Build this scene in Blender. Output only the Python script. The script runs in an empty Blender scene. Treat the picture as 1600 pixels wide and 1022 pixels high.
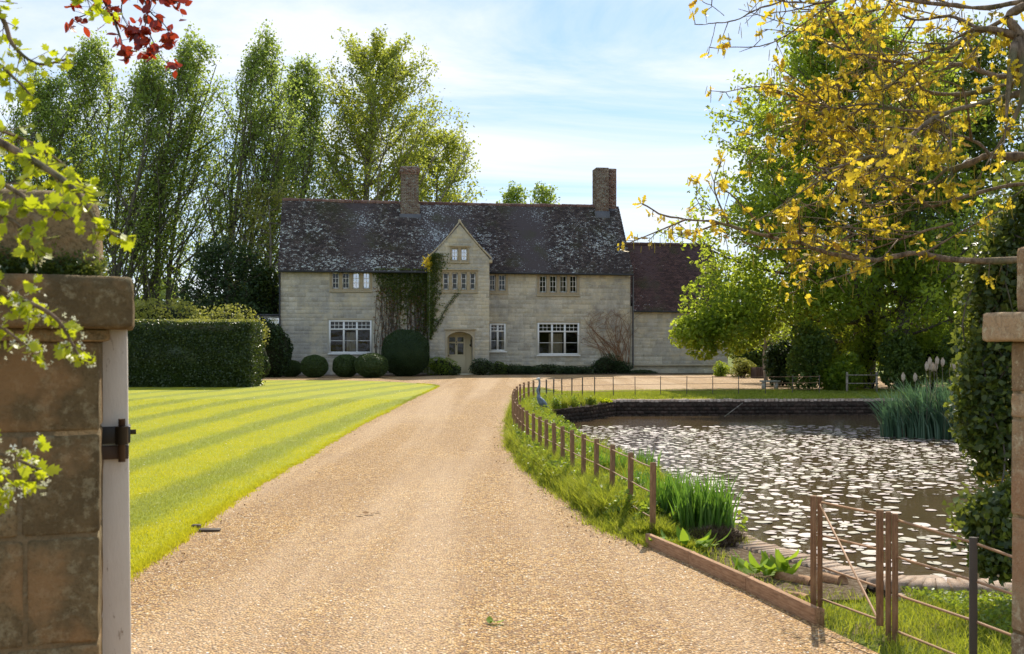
import bpy, bmesh, math, random
import numpy as np
from mathutils import Vector, Matrix

sc = bpy.context.scene
COL = sc.collection
R = math.radians

# ------------------------------------------------------------------ camera
CAMZ = 1.85
cam_d = bpy.data.cameras.new('camera')
cam = bpy.data.objects.new('camera', cam_d)
COL.objects.link(cam)
cam.location = (0, 0, CAMZ)
cam.rotation_euler = (R(90), 0, 0)
cam_d.sensor_fit = 'HORIZONTAL'
cam_d.sensor_width = 36
cam_d.lens = 36
cam_d.shift_y = 0.015
cam_d.clip_start = 0.05
cam_d.clip_end = 3000
cam_d.dof.use_dof = True
cam_d.dof.focus_distance = 26
cam_d.dof.aperture_fstop = 7.0
sc.camera = cam

# ------------------------------------------------------------------ light
SUN_EL, SUN_AZ = 45.0, 15.5            # azimuth clockwise from +Y
sun_dir = Vector((math.sin(R(SUN_AZ)) * math.cos(R(SUN_EL)), math.cos(R(SUN_AZ)) * math.cos(R(SUN_EL)), math.sin(R(SUN_EL))))
sd = bpy.data.lights.new('sun', 'SUN')
sd.energy = 4.2
sd.angle = R(0.55)
sd.color = (1.0, 0.91, 0.76)
so = bpy.data.objects.new('sun', sd)
COL.objects.link(so)
so.rotation_euler = sun_dir.to_track_quat('Z', 'Y').to_euler()
so.location = (10, 60, 60)

w = bpy.data.worlds.new('World')
sc.world = w
w.use_nodes = True
wt = w.node_tree
wt.nodes.clear()


def wn(t, **k):
    n = wt.nodes.new(t)
    for a, b in k.items():
        setattr(n, a, b)
    return n


sky = wn('ShaderNodeTexSky', sky_type='NISHITA', sun_disc=False, sun_elevation=R(SUN_EL), sun_rotation=R(SUN_AZ))
sky.air_density = 1.0
sky.dust_density = 0.3
sky.ozone_density = 2.5
bg = wn('ShaderNodeBackground')
bg.inputs['Strength'].default_value = 0.125
tc = wn('ShaderNodeTexCoord')
sep = wn('ShaderNodeSeparateXYZ')
wt.links.new(tc.outputs['Generated'], sep.inputs[0])
mz = wn('ShaderNodeMath', operation='ADD')
mz.inputs[1].default_value = 0.10
wt.links.new(sep.outputs['Z'], mz.inputs[0])
mzz = wn('ShaderNodeMath', operation='MAXIMUM')
mzz.inputs[1].default_value = 0.03
wt.links.new(mz.outputs[0], mzz.inputs[0])
dx = wn('ShaderNodeMath', operation='DIVIDE')
dy = wn('ShaderNodeMath', operation='DIVIDE')
wt.links.new(sep.outputs['X'], dx.inputs[0]); wt.links.new(mzz.outputs[0], dx.inputs[1])
wt.links.new(sep.outputs['Y'], dy.inputs[0]); wt.links.new(mzz.outputs[0], dy.inputs[1])
cb = wn('ShaderNodeCombineXYZ')
wt.links.new(dx.outputs[0], cb.inputs[0]); wt.links.new(dy.outputs[0], cb.inputs[1])
mp = wn('ShaderNodeMapping')
mp.inputs['Location'].default_value = (0.35, 0.9, 0)
mp.inputs['Rotation'].default_value = (0, 0, R(18))
mp.inputs['Scale'].default_value = (0.62, 1.25, 1)
wt.links.new(cb.outputs[0], mp.inputs[0])
n1 = wn('ShaderNodeTexNoise')
n1.inputs['Scale'].default_value = 0.8
n1.inputs['Detail'].default_value = 9
n1.inputs['Roughness'].default_value = 0.62
n1.inputs['Distortion'].default_value = 0.9
wt.links.new(mp.outputs[0], n1.inputs['Vector'])
rp = wn('ShaderNodeValToRGB')
rp.color_ramp.elements[0].position = 0.36
rp.color_ramp.elements[1].position = 0.62
rp.color_ramp.elements[0].color = (0, 0, 0, 1)
rp.color_ramp.elements[1].color = (1, 1, 1, 1)
wt.links.new(n1.outputs['Fac'], rp.inputs[0])
mx = wn('ShaderNodeMix', data_type='RGBA')
hue = wn('ShaderNodeMix', data_type='RGBA')      # thin high veil over the whole sky
hue.inputs['Factor'].default_value = 0.55
hue.inputs['B'].default_value = (2.0, 3.2, 5.0, 1)
wt.links.new(sky.outputs[0], hue.inputs['A'])
wt.links.new(hue.outputs['Result'], mx.inputs['A'])
mx.inputs['B'].default_value = (5.5, 5.75, 6.1, 1)
mf = wn('ShaderNodeMath', operation='MULTIPLY')
mf.inputs[1].default_value = 0.92
wt.links.new(rp.outputs[0], mf.inputs[0])
wt.links.new(mf.outputs[0], mx.inputs['Factor'])
wt.links.new(mx.outputs['Result'], bg.inputs['Color'])
ow = wn('ShaderNodeOutputWorld')
wt.links.new(bg.outputs[0], ow.inputs[0])

sc.view_settings.view_transform = 'Standard'
sc.view_settings.look = 'None'
sc.view_settings.exposure = 0.6
sc.view_settings.gamma = 1
sc.view_settings.use_curve_mapping = False
sc.render.engine = 'CYCLES'
sc.cycles.max_bounces = 8
sc.cycles.transparent_max_bounces = 8
sc.cycles.use_denoising = True
sc.cycles.sample_clamp_indirect = 8

# ------------------------------------------------------------------ helpers
F_ = 1600.0


def smooth(t):
    t = np.clip(t, 0, 1)
    return t * t * (3 - 2 * t)


def gz(y):
    """lie of the land: level at the gate, a little higher by the house"""
    return 0.15 * smooth((np.asarray(y, float) - 20) / 12)


def land(x, y):
    x = np.asarray(x, float); y = np.asarray(y, float)
    return gz(y) - 0.16 * np.clip((x - 1.5) / .8, 0, 1) * np.clip((13.5 - y) / 3, 0, 1) * np.clip((y - 6.8) / 1.5, 0, 1)


def W(px, py, d):
    return Vector(((px - 800) / F_ * d, d, CAMZ + (535 - py) / F_ * d))


def G(px, py):
    z = 0.0
    for _ in range(6):
        d = F_ * (CAMZ - z) / (py - 535)
        z = float(gz(d))
    return ((px - 800) / F_ * d, d)


def link(o, parent=None):
    COL.objects.link(o)
    if parent:
        o.parent = parent
    return o


def tag(o, label=None, cat=None, group=None, kind=None):
    if label: o['label'] = label
    if cat: o['category'] = cat
    if group: o['group'] = group
    if kind: o['kind'] = kind
    return o


def empty(name, loc=(0, 0, 0), rz=0, label=None, cat=None, group=None):
    o = bpy.data.objects.new(name, None)
    o.empty_display_size = .3
    o.location = loc
    o.rotation_euler = (0, 0, rz)
    link(o)
    return tag(o, label, cat, group)


class GM:
    """collects polygons and makes one mesh object"""
    def __init__(s):
        s.V = []; s.F = []; s.n = 0; s.r = []

    def add(s, V, F, rnd=None):
        V = np.asarray(V, np.float32).reshape(-1, 3)
        F = np.asarray(F, np.int32)
        s.F.append(F + s.n)
        s.V.append(V)
        s.r.append(np.full(len(V), .5, np.float32) if rnd is None else np.broadcast_to(np.asarray(rnd, np.float32), (len(V),)))
        s.n += len(V)

    def box(s, x0, x1, y0, y1, z0, z1, rnd=None, bottom=True):
        V = [(x0, y0, z0), (x1, y0, z0), (x1, y1, z0), (x0, y1, z0), (x0, y0, z1), (x1, y0, z1), (x1, y1, z1), (x0, y1, z1)]
        F = [(0, 1, 5, 4), (1, 2, 6, 5), (2, 3, 7, 6), (3, 0, 4, 7), (4, 5, 6, 7), (3, 2, 1, 0)]
        s.add(V, F, rnd)

    def quad(s, a, b, c, d, rnd=None):
        s.add([a, b, c, d], [(0, 1, 2, 3)], rnd)

    def tube(s, P, rad, n=6, cap=True, rnd=None):
        P = np.asarray(P, float)
        m = len(P)
        rad = np.broadcast_to(np.asarray(rad, float), (m,))
        T = np.gradient(P, axis=0)
        T /= np.linalg.norm(T, axis=1)[:, None] + 1e-9
        up = np.array((0, 0, 1.)) if abs(T[0][2]) < .9 else np.array((1., 0, 0))
        A = np.cross(T, up); A /= np.linalg.norm(A, axis=1)[:, None] + 1e-9
        B = np.cross(T, A)
        ang = np.arange(n) * 2 * math.pi / n
        V = P[:, None, :] + rad[:, None, None] * (np.cos(ang)[None, :, None] * A[:, None, :] + np.sin(ang)[None, :, None] * B[:, None, :])
        V = V.reshape(-1, 3)
        i = np.arange(m - 1)[:, None] * n; j = np.arange(n)[None, :]; k = (j + 1) % n
        F = np.stack([i + j, i + n + j, i + n + k, i + k], -1).reshape(-1, 4)
        s.add(V, F, rnd)
        if cap:
            s.F.append((np.arange(n)[None, ::-1] + (s.n - n)).astype(np.int32)[:, ::-1])
            s.F.append((np.arange(n)[None, :] + (s.n - n * m)).astype(np.int32))

    def sticks(s, P0, P1, r0, r1, n=3):
        """many straight tapered sticks at once"""
        P0 = np.asarray(P0, float); P1 = np.asarray(P1, float)
        N = len(P0)
        if N == 0: return
        T = P1 - P0; T /= np.linalg.norm(T, axis=1)[:, None] + 1e-9
        A = np.cross(T, np.array((.3, .2, 1.))); A /= np.linalg.norm(A, axis=1)[:, None] + 1e-9
        B = np.cross(T, A)
        ang = np.arange(n) * 2 * math.pi / n
        c = np.cos(ang)[None, :, None]; d = np.sin(ang)[None, :, None]
        off = c * A[:, None, :] + d * B[:, None, :]
        r0 = np.broadcast_to(r0, (N,))[:, None, None]; r1 = np.broadcast_to(r1, (N,))[:, None, None]
        V = np.concatenate([P0[:, None, :] + r0 * off, P1[:, None, :] + r1 * off], 1).reshape(-1, 3)
        base = np.arange(N)[:, None, None] * 2 * n
        j = np.arange(n)
        q = np.stack([j, j + n, (j + 1) % n + n, (j + 1) % n], -1)[None]
        s.add(V, (base + q).reshape(-1, 4))

    def scatter(s, tv, tf, P, size, nrm, spin=None, rng=None, rnd=None, tdir=None):
        """copies template (tv, tf) at P; nrm = leaf normals, tdir = tip direction"""
        N = len(P)
        if N == 0: return
        tv = np.asarray(tv, float); k = len(tv)
        nn = nrm / (np.linalg.norm(nrm, axis=1)[:, None] + 1e-9)
        if tdir is None:
            tdir = rng.normal(size=(N, 3))
        t = tdir - (tdir * nn).sum(1)[:, None] * nn
        t /= np.linalg.norm(t, axis=1)[:, None] + 1e-9
        b = np.cross(nn, t)
        size = np.broadcast_to(size, (N,))[:, None, None]
        V = P[:, None, :] + size * (tv[None, :, 0:1] * b[:, None, :] + tv[None, :, 1:2] * t[:, None, :] + tv[None, :, 2:3] * nn[:, None, :])
        rv = rng.random(N) if rnd is None else np.broadcast_to(rnd, (N,))
        groups = {}
        for f in tf: groups.setdefault(len(f), []).append(f)
        base = np.arange(N)[:, None, None] * k
        first = True
        for kk, fs in groups.items():
            fa = (base + np.asarray(fs)[None]).reshape(-1, kk)
            if first:
                s.add(V.reshape(-1, 3), fa, np.repeat(rv, k)); n0 = s.n - N * k; first = False
            else:
                s.F.append((fa + n0).astype(np.int32))

    def mesh(s, name, mat, smooth_=False):
        me = bpy.data.meshes.new(name)
        V = np.concatenate(s.V) if s.V else np.zeros((0, 3), np.float32)
        loops = np.concatenate([f.reshape(-1) for f in s.F]) if s.F else np.zeros(0, np.int32)
        sizes = np.concatenate([np.full(len(f), f.shape[1], np.int32) for f in s.F]) if s.F else np.zeros(0, np.int32)
        starts = np.concatenate([[0], np.cumsum(sizes)[:-1]]).astype(np.int32) if len(sizes) else sizes
        me.vertices.add(len(V)); me.vertices.foreach_set('co', V.ravel())
        me.loops.add(len(loops)); me.loops.foreach_set('vertex_index', loops)
        me.polygons.add(len(sizes)); me.polygons.foreach_set('loop_start', starts)
        me.polygons.foreach_set('loop_total', sizes)
        if smooth_: me.polygons.foreach_set('use_smooth', np.ones(len(sizes), bool))
        me.update(calc_edges=True)
        a = me.attributes.new('rnd', 'FLOAT', 'POINT')
        a.data.foreach_set('value', np.concatenate(s.r) if s.r else np.zeros(0, np.float32))
        if mat: me.materials.append(mat)
        return me

    def build(s, name, mat, parent=None, smooth_=False, bevel=0):
        o = bpy.data.objects.new(name, s.mesh(name, mat, smooth_))
        link(o, parent)
        if bevel:
            m = o.modifiers.new('bevel', 'BEVEL'); m.width = bevel; m.segments = 2; m.limit_method = 'ANGLE'
        return o


def spline(pts, n):
    """Catmull-Rom through pts, n samples per span"""
    P = [np.array(p, float) for p in pts]
    P = [2 * P[0] - P[1]] + P + [2 * P[-1] - P[-2]]
    out = []
    for i in range(1, len(P) - 2):
        for k in range(n):
            t = k / n
            a, b, c, d = P[i - 1], P[i], P[i + 1], P[i + 2]
            out.append(.5 * ((2 * b) + (c - a) * t + (2 * a - 5 * b + 4 * c - d) * t * t + (3 * b - a - 3 * c + d) * t ** 3))
    out.append(P[-2])
    return np.array(out)


def in_poly(px, py, poly):
    px = np.asarray(px); py = np.asarray(py)
    ins = np.zeros(px.shape, bool)
    n = len(poly)
    for i in range(n):
        x0, y0 = poly[i]; x1, y1 = poly[(i + 1) % n]
        c = (y0 > py) != (y1 > py)
        with np.errstate(divide='ignore', invalid='ignore'):
            xx = (x1 - x0) * (py - y0) / (y1 - y0 + 1e-12) + x0
        ins ^= c & (px < xx)
    return ins


def dist_poly(px, py, poly, closed=True):
    px = np.asarray(px, float); py = np.asarray(py, float)
    best = np.full(px.shape, 1e9)
    n = len(poly)
    for i in range(n if closed else n - 1):
        ax, ay = poly[i]; bx, by = poly[(i + 1) % n]
        ux, uy = bx - ax, by - ay
        t = np.clip(((px - ax) * ux + (py - ay) * uy) / (ux * ux + uy * uy + 1e-12), 0, 1)
        best = np.minimum(best, np.hypot(px - ax - t * ux, py - ay - t * uy))
    return best


# ------------------------------------------------------------------ materials
class NT:
    def __init__(s, name):
        s.m = bpy.data.materials.new(name); s.m.use_nodes = True
        s.t = s.m.node_tree; s.t.nodes.clear()
        s.out = s.t.nodes.new('ShaderNodeOutputMaterial')

    def n(s, typ, ins=None, **k):
        nd = s.t.nodes.new(typ)
        for a, b in k.items(): setattr(nd, a, b)
        for a, b in (ins or {}).items(): s.put(nd.inputs[a], b)
        return nd

    def put(s, sock, v):
        if isinstance(v, bpy.types.NodeSocket): s.t.links.new(v, sock)
        elif isinstance(v, (tuple, list)) and len(v) == 3 and sock.type == 'RGBA': sock.default_value = (*v, 1)
        else: sock.default_value = v

    def pos(s): return s.n('ShaderNodeNewGeometry').outputs['Position']
    def obj(s): return s.n('ShaderNodeTexCoord').outputs['Object']
    def rnd(s): return s.n('ShaderNodeAttribute', attribute_name='rnd').outputs['Fac']
    def info(s): return s.n('ShaderNodeObjectInfo').outputs['Random']

    def map(s, v, scale=(1, 1, 1), rot=(0, 0, 0), loc=(0, 0, 0)):
        return s.n('ShaderNodeMapping', {'Vector': v, 'Scale': scale, 'Rotation': rot, 'Location': loc}).outputs[0]

    def noise(s, v, scale, detail=4, rough=.5, dist=0):
        return s.n('ShaderNodeTexNoise', {'Vector': v, 'Scale': scale, 'Detail': detail, 'Roughness': rough, 'Distortion': dist}).outputs['Fac']

    def vor(s, v, scale, out='Color', feature='F1'):
        return s.n('ShaderNodeTexVoronoi', {'Vector': v, 'Scale': scale}, feature=feature).outputs[out]

    def ramp(s, f, stops, interp='LINEAR'):
        nd = s.n('ShaderNodeValToRGB', {'Fac': f}); cr = nd.color_ramp; cr.interpolation = interp
        while len(cr.elements) < len(stops): cr.elements.new(.5)
        for e, (p, c) in zip(cr.elements, stops):
            e.position = p
            e.color = (c, c, c, 1) if isinstance(c, (int, float)) else (*c, 1)
        return nd.outputs[0]

    def mix(s, f, a, b, mode='MIX'):
        nd = s.n('ShaderNodeMix', {'Factor': f, 'A': a, 'B': b}, data_type='RGBA', blend_type=mode) if False else s.t.nodes.new('ShaderNodeMix')
        nd.data_type = 'RGBA'; nd.blend_type = mode
        s.put(nd.inputs[0], f); s.put(nd.inputs[6], a); s.put(nd.inputs[7], b)
        return nd.outputs[2]

    def math(s, op, a, b=0.0, c=0.0):
        nd = s.t.nodes.new('ShaderNodeMath'); nd.operation = op
        s.put(nd.inputs[0], a); s.put(nd.inputs[1], b); s.put(nd.inputs[2], c)
        return nd.outputs[0]

    def sepx(s, v):
        return s.n('ShaderNodeSeparateXYZ', {0: v}).outputs

    def bump(s, h, dist, strength=1.0, normal=None):
        i = {'Height': h, 'Distance': dist, 'Strength': strength}
        if normal is not None: i['Normal'] = normal
        return s.n('ShaderNodeBump', i).outputs[0]

    def pbr(s, col, rough=.8, spec=.3, normal=None, **k):
        i = {'Base Color': col, 'Roughness': rough, 'Specular IOR Level': spec}
        i.update(k)
        if normal is not None: i['Normal'] = normal
        return s.n('ShaderNodeBsdfPrincipled', i).outputs[0]

    def done(s, sh):
        s.t.links.new(sh, s.out.inputs[0]); return s.m


def leafmat(name, c0, c1, c2, tr, f=.45, rough=.5, spec=.35, big=1.5, dead=None):
    """leaf: colour varies leaf to leaf and clump to clump; light comes through"""
    t = NT(name)
    r = t.rnd()
    b = t.noise(t.pos(), big, 2)
    fac = t.math('ADD', t.math('MULTIPLY', r, .6), t.math('MULTIPLY', b, .45))
    col = t.ramp(fac, [(.2, c0), (.52, c1), (.85, c2)])
    if dead is not None:
        col = t.mix(t.ramp(r, [(dead[0], 0.), (min(dead[0] + .02, 1), 1.)]), col, dead[1])
    trc = t.mix(.5, col, tr)
    trc = t.mix(t.math('MULTIPLY', r, .5), trc, tr)
    p = t.pbr(col, rough, spec)
    q = t.n('ShaderNodeBsdfTranslucent', {'Color': trc}).outputs[0]
    ms = t.n('ShaderNodeMixShader', {0: f, 1: p, 2: q}).outputs[0]
    return t.done(ms)


M = {}
M['poplar'] = leafmat('poplar_leaf', (.08, .13, .03), (.15, .22, .045), (.27, .34, .08), (.52, .64, .09), .6, .4, .5, .5)
M['poplar2'] = leafmat('poplar_leaf_broad', (.08, .12, .025), (.17, .22, .04), (.30, .34, .06), (.62, .66, .07), .6, .45, .4, .5)
M['maple'] = leafmat('maple_leaf', (.05, .10, .018), (.105, .18, .028), (.26, .33, .04), (.66, .76, .06), .62, .45, .35, .6)
M['dark'] = leafmat('dark_tree_leaf', (.028, .058, .016), (.06, .105, .022), (.12, .17, .03), (.36, .43, .04), .45, .5, .35, .7)
M['yew'] = leafmat('yew_needle', (.012, .028, .01), (.025, .05, .014), (.05, .085, .02), (.08, .14, .02), .2, .6, .3, 1.2)
M['hedge'] = leafmat('hedge_leaf', (.018, .036, .012), (.035, .062, .016), (.07, .10, .025), (.16, .22, .03), .22, .4, .5, 2)
M['box'] = leafmat('box_leaf', (.028, .05, .012), (.05, .085, .018), (.085, .13, .028), (.13, .2, .03), .2, .5, .4, 3)
M['yshrub'] = leafmat('yellow_shrub_leaf', (.13, .15, .03), (.25, .26, .05), (.38, .36, .09), (.5, .5, .08), .42, .5, .3, 2)
M['oak'] = leafmat('oak_young_leaf', (.26, .20, .012), (.48, .36, .018), (.64, .48, .04), (.92, .70, .05), .55, .45, .4, 2, dead=(.9, (.42, .17, .03)))
M['catkin'] = leafmat('oak_catkin', (.30, .27, .05), (.42, .36, .08), (.5, .42, .12), (.6, .5, .1), .35, .8, .1, 5)
M['haw'] = leafmat('hawthorn_leaf', (.16, .22, .012), (.30, .37, .015), (.42, .47, .02), (.74, .80, .02), .55, .4, .5, 6)
M['blossom'] = leafmat('hawthorn_blossom', (.55, .55, .38), (.7, .7, .55), (.8, .8, .68), (.8, .8, .6), .3, .6, .2, 9)
M['copper'] = leafmat('copper_beech_leaf', (.06, .008, .008), (.16, .018, .015), (.30, .035, .02), (.62, .07, .02), .42, .35, .5, 8)
M['ivy'] = leafmat('ivy_leaf', (.026, .052, .014), (.052, .092, .02), (.15, .18, .03), (.36, .40, .04), .4, .4, .5, 2.5)
M['ivyr'] = leafmat('climber_leaf_red', (.12, .05, .02), (.2, .08, .03), (.28, .14, .04), (.4, .2, .05), .3, .5, .3, 3)
M['grass'] = leafmat('grass_blade', (.07, .12, .015), (.18, .25, .025), (.36, .38, .05), (.60, .62, .04), .45, .5, .35, 2.2, dead=(.93, (.42, .36, .16)))
M['iris'] = leafmat('iris_blade', (.035, .10, .02), (.07, .17, .025), (.13, .25, .04), (.28, .5, .04), .42, .35, .5, 3)
M['reed'] = leafmat('reed_blade', (.04, .085, .05), (.08, .15, .09), (.14, .22, .13), (.16, .32, .1), .3, .4, .4, 2, dead=(.9, (.34, .30, .2)))
M['weed'] = leafmat('weed_leaf', (.07, .13, .018), (.14, .22, .025), (.26, .33, .04), (.5, .6, .04), .45, .45, .4, 3)
M['dock'] = leafmat('dock_leaf', (.10, .2, .02), (.17, .3, .03), (.26, .38, .04), (.5, .65, .04), .45, .6, .15, 3)
M['wood_far'] = leafmat('far_wood_leaf', (.04, .07, .025), (.07, .11, .03), (.12, .16, .04), (.2, .26, .05), .35, .6, .2, .2)
M['yellowfl'] = leafmat('yellow_flower', (.7, .5, .02), (.8, .62, .03), (.85, .7, .05), (.9, .7, .03), .4, .6, .2, 8)


def barkmat(name, a, b, sc_=6):
    t = NT(name); p = t.map(t.obj(), (1, 1, .3))
    n = t.noise(p, sc_ * 3, 6, .65)
    c = t.mix(t.ramp(n, [(.35, 0.), (.65, 1.)]), a, b)
    c = t.mix(t.ramp(t.noise(t.obj(), 2.5, 3), [(.5, 0.), (.65, .5)]), c, (.10, .12, .05))
    return t.done(t.pbr(c, .9, .2, t.bump(n, .02)))


M['bark'] = barkmat('bark_grey', (.06, .05, .04), (.17, .145, .12))
M['bark_pale'] = barkmat('bark_pale', (.12, .10, .08), (.34, .29, .24), 3)
M['bark_oak'] = barkmat('bark_oak', (.08, .055, .035), (.30, .21, .14), 9)


def m_gravel():
    t = NT('gravel'); p = t.pos()
    c1 = t.vor(p, 50, 'Color'); d1 = t.vor(p, 50, 'Distance')
    c2 = t.vor(p, 30, 'Color')
    h1 = t.sepx(c1)[0]
    col = t.ramp(h1, [(0, (.15, .075, .03)), (.2, (.42, .22, .065)), (.45, (.57, .325, .105)), (.7, (.66, .41, .15)), (.9, (.72, .49, .23)), (1, (.82, .68, .48))])
    h2 = t.sepx(c2)[1]
    col = t.mix(t.ramp(h2, [(.82, 0.), (.9, .6)]), col, (.24, .13, .07))
    col = t.mix(t.ramp(d1, [(.42, 0.), (.72, .75)]), col, (.09, .05, .022))
    big = t.noise(p, .55, 5, .6)
    col = t.mix(t.ramp(big, [(.38, .4), (.6, 0.)]), col, (.30, .18, .09))
    track = t.noise(t.map(p, (1.1, .06, 1)), 1.0, 3)
    col = t.mix(t.ramp(track, [(.45, 0.), (.62, .4)]), col, (.60, .43, .27))
    h = t.math('ADD', t.math('MULTIPLY', d1, -1.0), t.math('MULTIPLY', h1, .5))
    nrm = t.bump(h, .02, 1.0)
    nrm = t.bump(big, .06, .5, nrm)
    return t.done(t.pbr(col, .75, .3, nrm))


def m_lawn(blade=False):
    t = NT('lawn_blade' if blade else 'lawn_turf'); p = t.pos(); x, y, z = t.sepx(p)
    # mowing stripes run beside the drive and swing right towards the house
    yy = t.math('MAXIMUM', t.math('SUBTRACT', y, 17.0), 0.0)
    bend = t.math('MULTIPLY', t.math('MULTIPLY', yy, yy), .0052)
    xs = t.math('SUBTRACT', x, bend)
    wob = t.math('MULTIPLY', t.math('SUBTRACT', t.noise(p, .5, 3), .5), .5)
    s = t.math('SINE', t.math('MULTIPLY_ADD', t.math('ADD', xs, wob), 2 * math.pi / 1.62, 2 * math.pi * (4.05 / 1.62) + math.pi / 2))
    st = t.ramp(t.math('ADD', t.math('MULTIPLY_ADD', s, .5, .5), t.math('MULTIPLY', t.math('SUBTRACT', t.noise(p, 6, 4, .7), .5), .5)), [(.42, 0.), (.88, .85)])
    n = t.noise(p, 9, 6, .7); n2 = t.noise(p, 1.2, 5, .6)
    fine = t.noise(t.map(p, (1, .6, 1)), 60, 3, .7)
    light = t.mix(n, (.36, .35, .012), (.52, .47, .03))
    dark = t.mix(n, (.17, .20, .03), (.27, .29, .07))
    col = t.mix(st, light, dark)
    col = t.mix(t.ramp(n2, [(.42, .55), (.62, 0.)]), col, (.30, .34, .03))
    col = t.mix(t.ramp(fine, [(.35, .6), (.6, 0.)]), col, (.13, .17, .02))
    col = t.mix(t.ramp(t.noise(p, 3.3, 4), [(.64, 0.), (.72, .5)]), col, (.5, .47, .16))
    if blade:
        col = t.mix(.55, col, t.mix(st, (.75, .68, .015), (.33, .36, .07)))
        col = t.mix(t.math('MULTIPLY', t.rnd(), .3), col, (.6, .58, .05))
        a = t.pbr(col, .5, .3)
        b = t.n('ShaderNodeBsdfTranslucent', {'Color': col}).outputs[0]
        return t.done(t.n('ShaderNodeMixShader', {0: .5, 1: a, 2: b}).outputs[0])
    return t.done(t.pbr(col, .8, .15, t.bump(t.math('ADD', fine, n), .03, .8)))


def m_ground():
    t = NT('rough_grass'); p = t.pos()
    n = t.noise(p, 5, 6, .7); f = t.noise(p, 45, 3, .7)
    col = t.ramp(n, [(.25, (.09, .12, .02)), (.5, (.17, .22, .03)), (.75, (.28, .31, .05))])
    col = t.mix(t.ramp(f, [(.4, .6), (.6, 0.)]), col, (.06, .07, .02))
    soil = t.ramp(t.noise(p, 1.1, 5, .65), [(.54, 0.), (.62, .8)])
    col = t.mix(soil, col, t.mix(f, (.14, .09, .05), (.30, .22, .14)))
    return t.done(t.pbr(col, .9, .1, t.bump(t.math('ADD', n, f), .05, .8)))


def m_soil():
    t = NT('bare_soil'); p = t.pos(); n = t.noise(p, 16, 7, .7)
    return t.done(t.pbr(t.ramp(n, [(.3, (.07, .045, .025)), (.5, (.15, .105, .065)), (.7, (.30, .25, .19))]), .95, .1, t.bump(n, .05)))


def m_water():
    t = NT('pond_water'); p = t.pos()
    n = t.noise(t.map(p, (1, 1.8, 1)), 5.5, 4, .6)
    n2 = t.noise(t.map(p, (1, 2.2, 1)), 26, 3, .6)
    h = t.math('ADD', n, t.math('MULTIPLY', n2, .25))
    col = t.mix(t.noise(p, .8, 4), (.06, .04, .02), (.11, .073, .038))
    return t.done(t.pbr(col, .04, .5, t.bump(h, .012, .8), IOR=1.33))


def m_pad():
    t = NT('lily_pad'); r = t.rnd(); p = t.pos(); n = t.noise(p, 14, 3)
    col = t.ramp(t.math('ADD', t.math('MULTIPLY', r, .7), t.math('MULTIPLY', n, .3)), [(.2, (.20, .19, .12)), (.5, (.33, .275, .25)), (.8, (.38, .29, .28)), (.95, (.28, .27, .11))])  # mauve-grey tones paint the sky's reflection into the pad colour
    return t.done(t.pbr(col, t.math('MULTIPLY_ADD', n, .2, .42), .45, t.bump(n, .01, .6), **{'Coat Weight': .25, 'Coat Roughness': .2}))


def m_stone(name, cols, lichen=(.42, .44, .36), lich=.5, scale=1.0, warm=None):
    t = NT(name); p = t.pos(); r = t.rnd()
    n = t.noise(p, 3.2 * scale, 7, .65); f = t.noise(p, 24 * scale, 5, .7)
    base = t.ramp(t.math('ADD', t.math('MULTIPLY', r, .42), t.math('MULTIPLY', n, .58)), [(.25, cols[0]), (.5, cols[1]), (.75, cols[2])])
    base = t.mix(t.ramp(f, [(.38, .8 if 'pillar' in name else .55), (.52, 0.)]), base, cols[0])
    base = t.mix(t.ramp(t.noise(p, 7 * scale, 6, .75), [(.52, 0.), (.62, lich)]), base, lichen)
    if name == 'house_stone':
        base = t.mix(t.ramp(t.noise(t.map(p, (1, 1, .7)), .42, 5, .65), [(.44, 0.), (.6, .6)]), base, (.29, .285, .27))
        base = t.mix(t.ramp(t.noise(t.map(p, (1, 1, .22)), 2.1, 4, .6), [(.52, 0.), (.68, .35)]), base, (.24, .225, .19))
    if warm: base = t.mix(t.ramp(t.noise(p, 1.1 * scale, 4, .6), [(.5, 0.), (.62, .6)]), base, warm)
    return t.done(t.pbr(base, .9, .15, t.bump(t.math('ADD', f, t.math('MULTIPLY', n, 1.5)), .018 / scale ** .3)))


M['gravel'] = m_gravel(); M['lawn'] = m_lawn(); M['lawnblade'] = m_lawn(True); M['ground'] = m_ground()
M['soil'] = m_soil(); M['water'] = m_water(); M['pad'] = m_pad()
M['ashlar'] = m_stone('house_stone', [(.36, .325, .25), (.53, .48, .37), (.66, .60, .475)], (.66, .65, .58), .5, 1, (.60, .52, .35))
M['mortar'] = m_stone('lime_mortar', [(.42, .39, .31), (.52, .48, .39), (.60, .56, .47)], (.4, .4, .35), .3)
M['dressed'] = m_stone('dressed_stone', [(.34, .27, .17), (.45, .38, .26), (.54, .47, .34)], (.36, .36, .30), .7, 1.6)
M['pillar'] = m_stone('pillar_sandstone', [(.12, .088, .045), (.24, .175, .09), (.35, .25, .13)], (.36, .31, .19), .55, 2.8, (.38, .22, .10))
M['pillar_joint'] = m_stone('pillar_mortar', [(.17, .125, .065), (.24, .17, .09), (.30, .21, .115)], (.3, .25, .15), .3, 3)
M['pillar_r'] = m_stone('pale_sandstone', [(.22, .155, .09), (.40, .28, .165), (.52, .37, .23)], (.58, .50, .34), .8, 2.2, (.40, .22, .12))  # paler than the left pier's stone: reflected light put into the colour


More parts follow.
